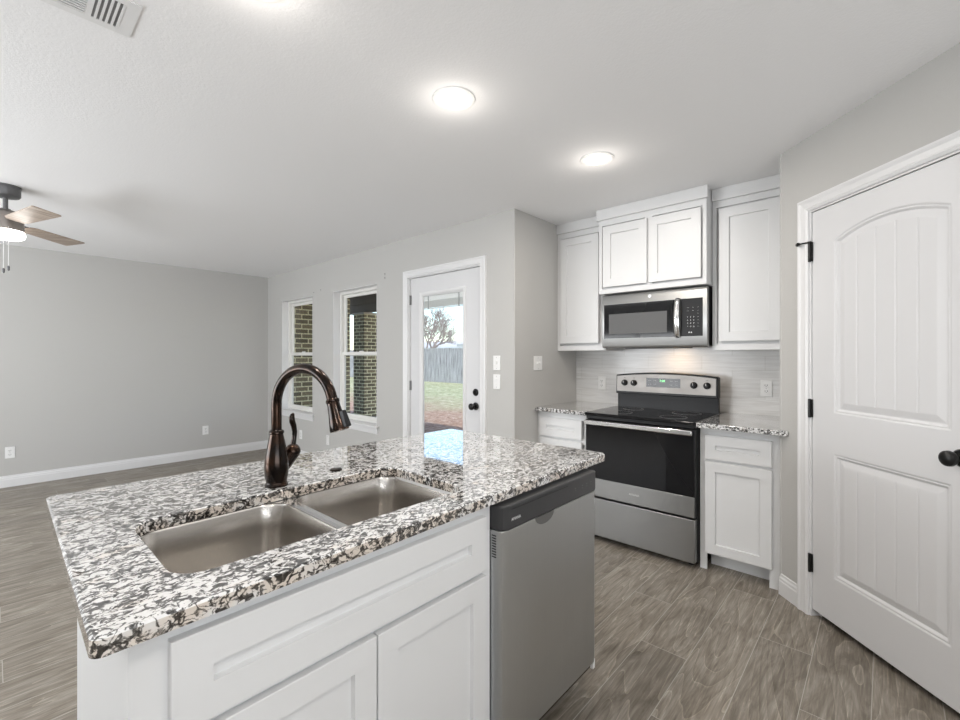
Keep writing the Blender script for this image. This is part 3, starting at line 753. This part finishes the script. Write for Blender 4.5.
# ------------------------------------------------------------------ island
ix0, ix1, iy0, iy1 = .096, 1.742, .845, 1.822
IB = 1.49                                                     # back of the island body
IX = .008
isl = thing('island_cabinet', 'white shaker sink cabinet forming the kitchen island body', 'cabinet', (.87, 1.18, 0))
fy = lambda u, o, z: (u + IX, .880 - o, z)
b = MB()
b.box(.146, .898, .10, .164, IB, CT0)          # left end panel upper
b.box(.146, .930, 0, .164, IB, .10)
b.box(.164, IB - .018, 0, 1.010, IB, CT0)      # back panel
b.box(.170, .90, .10, .995, IB - .018, .118)    # bottom
b.box(.995, .90, 0, 1.010, IB - .018, CT0)     # partition by dishwasher
b.build('carcass', M['white'], isl)
ep = MB().box(1.602, .885, .10, 1.617, IB, CT0).box(1.602, .945, 0, 1.617, IB, .10).build('island_end_panel', M['white'])
tag(ep, 'tall thin white side panel at the dishwasher end of the island', 'panel')
br = MB().box(1.0125, IB + .001, 0, 1.6, IB + .016, CT0).build('island_back_panel', M['white'])
tag(br, 'white back panel behind the dishwasher under the island top', 'panel')
fl_ = MB().box(1.0125, .880, .8745, 1.6015, .897, CT0).build('filler_strip', M['white'])
tag(fl_, 'thin white filler strip between the granite edge and the dishwasher', 'trim strip')
b = MB()
fbox(b, fy, .138, .215, -.018, 0, .0, CT0); fbox(b, fy, .950, 1.004, -.018, 0, 0, CT0)
fbox(b, fy, .215, .950, -.018, 0, .845, CT0); fbox(b, fy, .215, .950, -.018, 0, .655, .705); fbox(b, fy, .215, .950, -.018, 0, .10, .135); fbox(b, fy, .570, .610, -.018, 0, .135, .655)

b.build('face_frame', M['white'], isl)
box('toe_kick', M['white'], isl, .227, .95, 0, .962, .968, .10)
shaker('false_drawer_front', fy, .190, .968, .694, .851, isl, rail=.063)
shaker('cabinet_door', fy, .191, .588, .112, .678, isl)
shaker('cabinet_door', fy, .592, .968, .112, .678, isl)

# countertop with sink cut-out
b = MB()
outer = [(x + .012 * (y > 1.3 and x < .9), y - .006 * (y < 1.3) + .026 * max(0, (x - ix0) / 1.64) * (y < 1.3) - .02 * (y > 1.3)) for x, y in rrect(ix0, iy0, ix1, iy1, .018, 6)]
SX0, SX1, SY0, SY1 = .229, .994, .957, 1.358
inner = rrect(SX0, SY0, SX1, SY1, .062, 6)
FH = (.842, 1.455)      # plugged faucet hole position
def lp(pts, z): return [(x, y, z) for x, y in pts]
b.loft([lp(outer, CT0), lp(outer, CT0 + .026), lp([(x + (.004 if x < .9 else -.004), y + (.004 if y < 1.3 else -.004)) for x, y in outer], CT1)], caps=(False, False))
b.loft([lp([(x + (.003 if x > .6 else -.003), y + (.003 if y > 1.2 else -.003)) for x, y in inner], CT1), lp(inner, CT0 + .027), lp(inner, CT0)], caps=(False, False))
b.b.verts.ensure_lookup_table()
nO = len(outer)
for base_o, base_i in ((2 * nO, 3 * nO), (0, 5 * nO)):
    O = b.b.verts[base_o:base_o + nO]; I = b.b.verts[base_i:base_i + nO]
    for i in range(nO):
        j = (i + 1) % nO; b.b.faces.new((O[i], O[j], I[j], I[i]))
gt = b.build('island_countertop', [M['granite'], M['granite_edge']])
for p_ in gt.data.polygons: p_.material_index = 1 if abs(p_.normal.z) < .3 else 0
tag(gt, 'speckled white and grey granite slab with sink cut-out on the island', 'countertop')

# sink
sk = thing('double_sink', 'stainless steel double bowl undermount sink in the island', 'sink', (.61, 1.18, .66))
def bowl(x0, x1, y0, y1, rb):
    b = MB(); loops = []
    for ins, z, r_ in ((-.0, .878, rb), (.003, .872, rb), (.006, .80, rb), (.010, .72, rb), (.016, .690, rb), (.030, .676, rb), (.060, .670, .04)):
        loops.append(lp(rrect(x0 + ins, y0 + ins, x1 - ins, y1 - ins, max(.02, r_), 8), z))
    b.loft(loops, caps=(False, True))
    o = b.build('bowl', M['sink'], sk, smooth=True)
    MB().lathe([(.045, 0), (.045, .003), (.036, .003), (.030, -.0)], ((x0 + x1) / 2, (y0 + y1) / 2 + .05, .671), n=28).build('drain', M['chrome'], o)
    return o
dvx = .610
BX = ((SX0 - .006, dvx - .014), (dvx + .014, SX1 + .004)); BY = (SY0 - .006, SY1 + .004)
for x0_, x1_ in BX: bowl(x0_, x1_, *BY, .062)
# rim flange around the bowls with two rounded openings
b = MB()
for (x0_, x1_), (fx0, fx1) in zip(BX, ((SX0 - .03, dvx), (dvx, SX1 + .03))):
    inn = rrect(x0_, BY[0], x1_, BY[1], .062, 8)
    cx, cy = (x0_ + x1_) / 2, (BY[0] + BY[1]) / 2
    def proj(x, y, X0, X1, Y0, Y1):
        dx_, dy_ = x - cx, y - cy
        k = min([((X1 - cx) / dx_ if dx_ > 0 else (X0 - cx) / dx_) if abs(dx_) > 1e-9 else 9e9, ((Y1 - cy) / dy_ if dy_ > 0 else (Y0 - cy) / dy_) if abs(dy_) > 1e-9 else 9e9])
        return cx + dx_ * k, cy + dy_ * k
    outr = [proj(x, y, fx0, fx1, BY[0] - .02, BY[1] + .02) for x, y in inn]
    b.loft([lp(outr, .8805), lp(inn, .8800), lp(inn, .877)], caps=(False, False))
b.build('rim', M['chrome'], sk)

# faucet
FX, FY = .608, 1.420; FD = Vector((.30, -.954, 0)).normalized()
fc = thing('kitchen_faucet', 'oil-rubbed bronze pull-down gooseneck faucet behind the island sink', 'faucet', (FX, FY, CT1))
b = MB().lathe([(.034, 0), (.034, .006), (.031, .010), (.0305, .014), (.034, .03), (.036, .055), (.035, .08), (.030, .11), (.0245, .14), (.0205, .158), (.0195, .165)], (FX, FY, CT1), n=36)
b.build('body', M['bronze'], fc, smooth=True)
b = MB().lathe([(.020, 0), (.0225, .003), (.0225, .008), (.0205, .011), (.018, .013)], (FX, FY, CT1 + .162), n=36)
b.build('collar', M['bronze'], fc, smooth=True)
pts = []; zt = CT1 + .172; ra = .116; zc = 1.166
for k in range(6): pts.append(Vector((FX, FY, zt + (zc - zt) * k / 5)))
cc = Vector((FX, FY, zc)) + FD * ra
for k in range(1, 25):
    a = R(180 - 168 * k / 24); pts.append(cc + FD * (ra * math.cos(a)) + Vector((0, 0, ra * math.sin(a))))
b = MB().tube(pts, .0155, 20); b.build('gooseneck', M['bronze'], fc, smooth=True)
tip = pts[-1]; tdir = (pts[-1] - pts[-2]).normalized(); tdir = (tdir + FD * .05).normalized()
b = MB().lathe([(.0165, -.004), (.0198, 0), (.0198, .006), (.0178, .009), (.0185, .02), (.0215, .045), (.0260, .072), (.0280, .086), (.0268, .092), (.021, .093)], tip, tdir, 32)
sh = b.build('spray_head', M['bronze'], fc, smooth=True)
q_ = tip + tdir * .062; sd = FD.copy()
ub = (tdir.cross(FD.cross(tdir))); ob = (FD - tdir * FD.dot(tdir)).normalized()
b = MB(); side = tdir.cross(ob)
for dz0, dz1, dw in ((-.024, .026, .009),):
    vs = []
    for a_, wdt in ((dz0, dw * .8), (dz1, dw * 1.2)):
        for o_, s_ in ((.012, -1), (.012, 1), (.039, 1), (.039, -1)): vs.append(b.b.verts.new(q_ + tdir * a_ + ob * (o_ - (.004 if a_ < 0 else 0)) + side * s_ * wdt))
    for f in ((0, 3, 2, 1), (4, 5, 6, 7), (0, 1, 5, 4), (1, 2, 6, 5), (2, 3, 7, 6), (3, 0, 4, 7)): b.b.faces.new([vs[i] for i in f])
b.build('spray_button', M['black'], sh, bevel=.003)
HD = Vector((.954, .30, 0)).normalized()
hb = Vector((FX, FY, CT1))
b = MB().tube([hb + HD * .01 + Vector((0, 0, .045)), hb + HD * .035 + Vector((0, 0, .062)), hb + HD * .062 + Vector((0, 0, .090))], [.022, .021, .022], 20)
b.sphere(hb + HD * .064 + Vector((0, 0, .096)), .0245, u=24, v=16)
b.build('handle_base', M['bronze'], fc, smooth=True)
hp = [(a_, z_ - .012, r_) for a_, z_, r_ in [(.064, .110, .012), (.066, .130, .0085), (.070, .150, .0075), (.072, .170, .008), (.068, .190, .009), (.062, .205, .0095), (.060, .218, .009), (.063, .227, .007), (.067, .230, .004)]]
b = MB().tube([hb + HD * a_ + Vector((0, 0, z_)) for a_, z_, r_ in hp], [r_ for _, _, r_ in hp], 16)
b.build('lever', M['bronze'], fc, smooth=True)
pl = MB().lathe([(.0215, 0), (.0215, .002), (.019, .005), (.006, .0065)], (.832, 1.452, CT1), n=28).build('hole_plug', M['bronze'], smooth=True)
tag(pl, 'small round bronze hole plug in the granite right of the faucet', 'plug')

# ------------------------------------------------------------------ dishwasher
dw = thing('dishwasher', 'stainless steel dishwasher with dark control strip in the island', 'dishwasher', (1.294, 1.15, 0))
wx0, wx1 = 1.016, 1.597
box('tub', M['black'], dw, wx0 + .003, .885, .09, wx1 - .002, IB - .02, .868)
pr = [(wx0, .884), (wx0, .856), (wx0 + .006, .846), (wx0 + .026, .838), (wx1 - .026, .838), (wx1 - .006, .846), (wx1, .856), (wx1, .884)]
MB().prismz([(x, y - .006 * (y < .87)) for x, y in pr], .135, .797).build('door_panel', M['steel_v'], dw, bevel=.002)
pr2 = [(wx0, .884), (wx0, .852), (wx0 + .006, .842), (wx0 + .026, .835), (wx1 - .026, .835), (wx1 - .006, .842), (wx1, .852), (wx1, .884)]
cs = MB().prismz([(x, y - .006 * (y < .87)) for x, y in pr2], .799, .872).build('control_strip', M['ctrl'], dw, bevel=.004)
box('strip_groove', M['black'], cs, wx0 + .04, .8282, .8585, wx0 + .36, .8295, .8605)
text('lettering', 'AMANA', .013, (wx0 + .060, .8284, .828), (1, 0, 0), (0, 0, 1), M['mark'], cs)
for k in range(4): text('button_marks', '▪\n–', .008, (wx1 - .055 - .032 * k - (.02 if k == 3 else 0), .8284, .836), (1, 0, 0), (0, 0, 1), M['greyprint'], cs)
# pocket handle
hpz = MB(); hpz.prism([(1.235 + .055 * math.cos(R(180 + 180 * k / 14)), .797 + .030 * math.sin(R(180 + 180 * k / 14))) for k in range(15)], lambda x, z: (x, .8312, z), lambda x, z: (x, .8325, z))
hpz.build('pocket_handle', M['hinge_grey'], dw)
b = MB()
for k in range(9): b.box(wx0 - .0006, .858, .716 + k * .008, wx0 + .001, .874, .7195 + k * .008)
b.build('vent_slots', M['black'], dw)
box('toe_panel', M['toe'], dw, wx0 + .004, .862, .088, wx1 + .003, .878, .134)
for xx, zf in ((wx1 - .012, .102),):
    MB().box(xx - .009, .838, zf, xx + .006, .850, .136).build('corner_bracket', M['plastic'], dw)

# ------------------------------------------------------------------ outlets and switches
def plate(kind, c, nrm, label, group=None, w_=.07, h_=.115):
    nrm = Vector(nrm).normalized(); u = Vector((0, 0, 1)).cross(nrm); c = Vector(c)
    nm = 'light_switch' if kind.startswith('switch') else ('power_outlet' if kind == 'outlet' else 'blank_plate')
    t = thing(nm, label, 'switch' if 'switch' in kind else 'outlet', c, group)
    def bx(b, u0, u1, z0, z1, o0, o1):
        vs = [b.b.verts.new(c + u * a_ + nrm * o_ + Vector((0, 0, z_))) for z_ in (z0, z1) for a_, o_ in ((u0, o0), (u1, o0), (u1, o1), (u0, o1))]
        for f in ((0, 3, 2, 1), (4, 5, 6, 7), (0, 1, 5, 4), (1, 2, 6, 5), (2, 3, 7, 6), (3, 0, 4, 7)): b.b.faces.new([vs[i] for i in f])
        return b
    bx(MB(), -w_ / 2, w_ / 2, -h_ / 2, h_ / 2, 0, .006).build('cover_plate', M['plastic'], t, bevel=.003)
    if kind == 'outlet':
        for z_ in (-.020, .020):
            s_ = bx(MB(), -.017, .017, z_ - .014, z_ + .014, .005, .008).build('socket', M['plastic'], t, bevel=.002)
            b = MB(); bx(b, -.008, -.005, z_ - .004, z_ + .006, .0078, .0084); bx(b, .005, .008, z_ - .004, z_ + .006, .0078, .0084); bx(b, -.002, .002, z_ - .010, z_ - .006, .0078, .0084)
            b.build('slots', M['slot'], s_)
    elif kind == 'switch1':
        bx(MB(), -.005, .005, -.006, .016, .005, .016).build('toggle', M['plastic'], t, bevel=.002)
    elif kind == 'switch2':
        for a_ in (-.02, .02):
            bx(MB(), a_ - .005, a_ + .005, -.006, .014, .005, .016).build('toggle', M['plastic'], t, bevel=.002)
    elif kind == 'switch_stack':
        for z_ in (-.018, .018): bx(MB(), -.010, .010, z_ - .008, z_ + .008, .005, .010).build('toggle', M['plastic'], t, bevel=.002)
    for z_ in ((-.042, .042) if kind != 'outlet' else (0,)): MB().lathe([(.003, 0), (.003, .0012)], c + nrm * .006 + Vector((0, 0, z_)), nrm, 10).build('plate_screw', M['greyprint'], t)
    return t
plate('outlet', (.135, YL, .345), (0, -1, 0), 'white power outlet low on the left wall, at the far left edge')
plate('outlet', (1.885, YL, .355), (0, -1, 0), 'white power outlet low on the left wall, towards the windows')
plate('outlet', (XW, 5.528, .315), (-1, 0, 0), 'white power outlet below the far window, behind the faucet lever')
plate('blank', (XW, 4.851, .33), (-1, 0, 0), 'plain white wall plate below and between the two windows', w_=.06)
plate('switch1', (XW, 2.251, 1.265), (-1, 0, 0), 'white single toggle switch plate right of the patio door, upper one')
plate('switch_stack', (XW, 2.251, 1.118), (-1, 0, 0), 'white switch plate right of the patio door, directly under another')
plate('switch2', (2.982, YR, 1.262), (0, -1, 0), 'white double toggle switch on the narrow wall by the corner cabinet', w_=.115)
plate('outlet', (XK - .010, 1.822, 1.085), (-1, 0, 0), 'white outlet on the backsplash left of the range')
plate('outlet', (XK - .010, .600, 1.098), (-1, 0, 0), 'white outlet on the backsplash right of the range')
for y_, z_, lb in ((3.726, 2.147, 'upper of two tiny metal screws on the wall beside the patio door top'), (3.726, 2.107, 'lower of two tiny metal screws on the wall beside the patio door top'), (5.02, 2.115, 'tiny metal screw high between the windows, nearer the right window'), (5.19, 2.10, 'tiny metal screw high between the windows, nearer the left window')):
    tag(MB().lathe([(.006, 0), (.006, .004), (.003, .006)], (XW, y_, z_), (-1, 0, 0), 10).build('wall_screw', M['hinge_grey']), lb, 'screw')

# ------------------------------------------------------------------ ceiling fixtures
def can(name, x, y, label, vis=True):
    t = thing('recessed_light', label, 'ceiling light', (x, y, CZ), 'recessed ceiling lights')
    MB().lathe([(.064, -.004), (.080, -.008), (.092, -.005), (.094, 0)], (x, y, CZ), n=40, caps=(False, False)).build('trim_ring', M['plastic'], t, smooth=True)
    MB().lathe([(.066, 0), (.066, -.004), (.055, -.006), (.02, -.008)], (x, y, CZ), n=40).build('lens', M['lens'], t, smooth=True)
    lamp('recessed_lamp', 'AREA', (x, y, CZ - .016), CAN_W, (1, .93, .85), (0, 0, 0), shape='DISK', size=.13)
    lamp('ceiling_glow_fill', 'POINT', (x, y, CZ - .10), CAN_UP, (1, .93, .85), shadow_soft_size=.05)  # added point light below the lens, makes the glow on the ceiling
can('a', 1.359, 1.388, 'round recessed ceiling light, middle one, over the island')
can('b', 2.320, 1.209, 'round recessed ceiling light nearest the wall cabinets and range')
can('c', .530, 1.372, 'round recessed ceiling light cut by the top edge of the picture')
for x_, y_ in ((.75, -.55), (-1.0, -.3)):
    lamp('recessed_lamp', 'AREA', (x_, y_, CZ - .016), CAN_W, (1, .93, .85), (0, 0, 0), shape='DISK', size=.13)

# air register
vx0, vx1, vy0, vy1 = -.07, .329, 1.757, 1.960
vt = thing('air_vent', 'white rectangular louvred air vent on the ceiling', 'vent', ((vx0 + vx1) / 2, (vy0 + vy1) / 2, CZ))
b = MB(); q0 = .030
ix_0, ix_1, iy_0, iy_1 = vx0 + .034, vx1 - .036, vy0 + q0, vy1 - q0
z0_, z1_ = CZ - .004, CZ
for a in ((vx0, vy0, ix_0, vy1), (ix_1, vy0, vx1, vy1), (ix_0, vy0, ix_1, iy_0), (ix_0, iy_1, ix_1, vy1)): b.box(a[0], a[1], z0_, a[2], a[3], z1_)
b.box(.206, iy_0, z0_, .222, iy_1, z1_); b.box(.040, iy_0, z0_, .056, iy_1, z1_)
b.build('frame', M['vent'], vt)
box('duct', M['ventdark'], vt, ix_0, iy_0, CZ - .0015, ix_1, iy_1, CZ - .0005)
b = MB()
for k in range(5): b.box(.229 + k * .0142, iy_0, CZ - .005, .2355 + k * .0142, iy_1, CZ - .002)
for k in range(5): b.box(-.03 + k * .0145, iy_0, CZ - .005, -.023 + k * .0145, iy_1, CZ - .002)
for k in range(11): b.box(.056, iy_0 + .003 + k * .0130, CZ - .005, .206, iy_0 + .0095 + k * .0130, CZ - .002)
b.build('louvres', M['vent'], vt)

# ceiling fan
fxy = (.068, 4.288)
CF = CZ - .010
fn_ = thing('ceiling_fan', 'three-blade ceiling fan with pale wood blades and lit white globe', 'ceiling fan', (*fxy, CZ))
MB().lathe([(.076, 0), (.076, -.012), (.073, -.015), (.073, -.060), (.066, -.070), (.030, -.078), (.020, -.079)], (*fxy, CZ), n=40).build('canopy', M['fangrey'], fn_, smooth=True)
MB().lathe([(.013, -.068), (.013, -.16)], (*fxy, CZ), n=20).lathe([(.026, -.150), (.024, -.180)], (*fxy, CZ), n=20).build('downrod', M['fangrey'], fn_, smooth=True)
MB().lathe([(.03, -.146), (.055, -.154), (.078, -.175), (.088, -.205), (.089, -.276), (.084, -.287)], (*fxy, CF), n=48).build('motor_housing', M['fanmotor'], fn_, smooth=True)
MB().lathe([(.086, -.284), (.092, -.291), (.095, -.307), (.091, -.324), (.075, -.335), (.04, -.339)], (*fxy, CF), n=48).build('light_globe', M['globe'], fn_, smooth=True)
for ang in (-73, 47, 167):
    a = R(ang); d_ = Vector((math.cos(a), math.sin(a), 0)); s_ = Vector((-d_.y, d_.x, 0)); pitch = R(-9)
    cz = CF - .236
    def bpnt(r_, w_, t_): return (Vector((*fxy, cz)) + d_ * r_ + s_ * (w_ * math.cos(pitch)) + Vector((0, 0, w_ * math.sin(pitch) + t_)))
    out = [(.13, -.040), (.16, -.056), (.558, -.070), (.566, -.064), (.566, .064), (.558, .070), (.16, .056), (.13, .040)]
    bo = MB().prism(out, lambda r_, w_: bpnt(r_, w_, 0), lambda r_, w_: bpnt(r_, w_, .006)).build('blade', M['blade'], fn_)
    MB().prism([(.10, -.022), (.22, -.030), (.22, .030), (.10, .022)], lambda r_, w_: bpnt(r_, w_, .006), lambda r_, w_: bpnt(r_, w_, .011)).build('blade_iron', M['fangrey'], bo)
fwd_ = Vector((math.cos(R(YAW)), math.sin(R(YAW)), 0)); rgt_ = Vector((fwd_.y, -fwd_.x, 0))
for lat, ln in ((.056, .228), (.088, .213)):
    q2 = Vector((*fxy, CF - .315)) - fwd_ * .064 + rgt_ * lat
    c_ = MB().tube([q2 + Vector((0, 0, .04)), q2 - Vector((0, 0, ln))], .0016, 6).build('pull_chain', M['plastic'], fn_)
    MB().lathe([(.003, 0), (.006, -.006), (.006, -.026), (.003, -.032)], q2 - Vector((0, 0, ln)), n=12).build('pull_knob', M['fangrey'], c_, smooth=True)
lamp('fan_lamp', 'POINT', (*fxy, CZ - .40), 0.5, (1, .98, .95), shadow_soft_size=.10)

# ------------------------------------------------------------------ outside
GZ = -.12
lw = MB().box(XW + T, -20, GZ - .2, 70, 70, GZ).build('lawn', M['lawn']); struct(lw)
struct(box('patio_slab', M['concrete'], None, XW + T, 2.2, GZ, 5.2, 9.2, -.06))
struct(box('patio_slab', M['concrete'], None, 5.2, 7.3, GZ, 5.95, 9.2, -.06))
struct(box('wall_brick_wing', M['brick'], None, XW + T, 6.80, GZ, 4.16, 9.2, 2.75))
struct(box('ceiling_porch', M['porchwood'], None, XW + T, 2.2, 2.66, 6.1, 9.3, 2.80))
bm_ = struct(box('trim_porch_beam', M['porchwood'], None, 5.56, 2.2, 2.47, 5.72, 9.3, 2.66))
pcx, pcy = 5.50, 8.42
pc = thing('brick_column', 'square brick porch column seen through the window beside the patio door', 'column', (pcx + .2, pcy + .2, GZ))
box('brick_pier', M['brick'], pc, pcx, pcy, -.03, pcx + .42, pcy + .42, 2.24)
box('pier_cap', M['concrete'], pc, pcx - .02, pcy - .02, 2.24, pcx + .44, pcy + .44, 2.28)
box('wood_post', M['postwood'], pc, pcx + .10, pcy + .08, 2.28, pcx + .24, pcy + .22, 2.468)
struct(box('trim_porch_header', M['porchwood'], None, 5.58, 7.45, 2.285, 5.70, 9.3, 2.47))
# fence
FXX = 16.6
fe = thing('wooden_fence', 'weathered grey wooden privacy fence across the back yard', 'fence', (FXX, 18, GZ))
b = MB(); y_ = 9.0
while y_ < 34:
    h_ = 1.86 + random.uniform(-.02, .02); b.box(FXX, y_, GZ, FXX + .018, y_ + .136, GZ + h_); y_ += .142
b.build('pickets', M['fence'], fe)
for z_ in (.3, 1.0, 1.6): box('rail', M['fence'], fe, FXX + .02, 9, GZ + z_, FXX + .06, 34, GZ + z_ + .09)
for k in range(11): box('post', M['fence'], fe, FXX + .02, 9.2 + k * 2.4, GZ, FXX + .11, 9.29 + k * 2.4, GZ + 1.8)
# neighbours' houses
def house(x, y, wx, wy, eave, ridge, label):
    t = thing('neighbour_house', label, 'house', (x + wx / 2, y + wy / 2, GZ))
    b = box('house_wall', M['siding'], t, x + .4, y + .4, GZ, x + wx - .4, y + wy - .4, eave)
    b = MB(); e = eave - .1
    v = [b.b.verts.new(p) for p in ((x, y, e), (x + wx, y, e), (x + wx, y + wy, e), (x, y + wy, e), (x + wx / 2, y + wy * .3, ridge), (x + wx / 2, y + wy * .7, ridge))]
    for f in ((0, 1, 4), (1, 2, 5, 4), (2, 3, 5), (3, 0, 4, 5), (0, 3, 2, 1)): b.b.faces.new([v[i] for i in f])
    b.build('hip_roof', M['roofing'], t)
    box('fascia', M['trim'], t, x - .02, y, e - .18, x, y + wy, e)
house(25, 13.0, 10, 12.2, 2.35, 4.2, 'pale-roofed house beyond the fence, on the right through the patio door glass')
house(42, 40, 12, 24, 2.6, 3.6, 'distant low pale-roofed house beyond the fence, behind the bare tree')
# bare tree
def tree(x, y, h, label, seed):
    rnd = random.Random(seed)
    t = thing('bare_tree', label, 'tree', (x, y, GZ))
    bt = MB(); bb = MB()
    def grow(b, p, d, L, r, lv):
        pts = [p]; q = p.copy(); dd_ = d.copy(); k = 4
        for i in range(k):
            dd_ = (dd_ + Vector((rnd.uniform(-.16, .16), rnd.uniform(-.16, .16), rnd.uniform(-.03, .14)))).normalized(); q = q + dd_ * L / k; pts.append(q.copy())
        b.tube(pts, [r * (1 - .45 * i / k) for i in range(k + 1)], 3 if lv > 3 else 6)
        if lv >= 7: return
        for i in range(3 if lv < 6 else 2):
            a = rnd.uniform(0, 6.28); o_ = dd_.orthogonal().normalized(); o2 = dd_.cross(o_)
            nd = (dd_ + (o_ * math.cos(a) + o2 * math.sin(a)) * rnd.uniform(.45, .95)).normalized()
            grow(bb, pts[-1 if i < 2 else 3], nd, L * rnd.uniform(.66, .84), r * .66, lv + 1)
    grow(bt, Vector((x, y, GZ)), Vector((0, 0, 1)), h * .30, h * .028, 0)
    bt.build('trunk', M['bark'], t); bb.build('branches', M['bark'], t)
tree(18.8, 20.9, 4.4, 'bare leafless tree just beyond the fence, seen through the patio door glass', 5)
tree(23.0, 26.6, 5.2, 'more distant bare leafless tree beyond the fence, behind the first one', 12)
tree(9.5, 21.5, 6.0, 'bare leafless tree in the yard behind the porch column', 9)
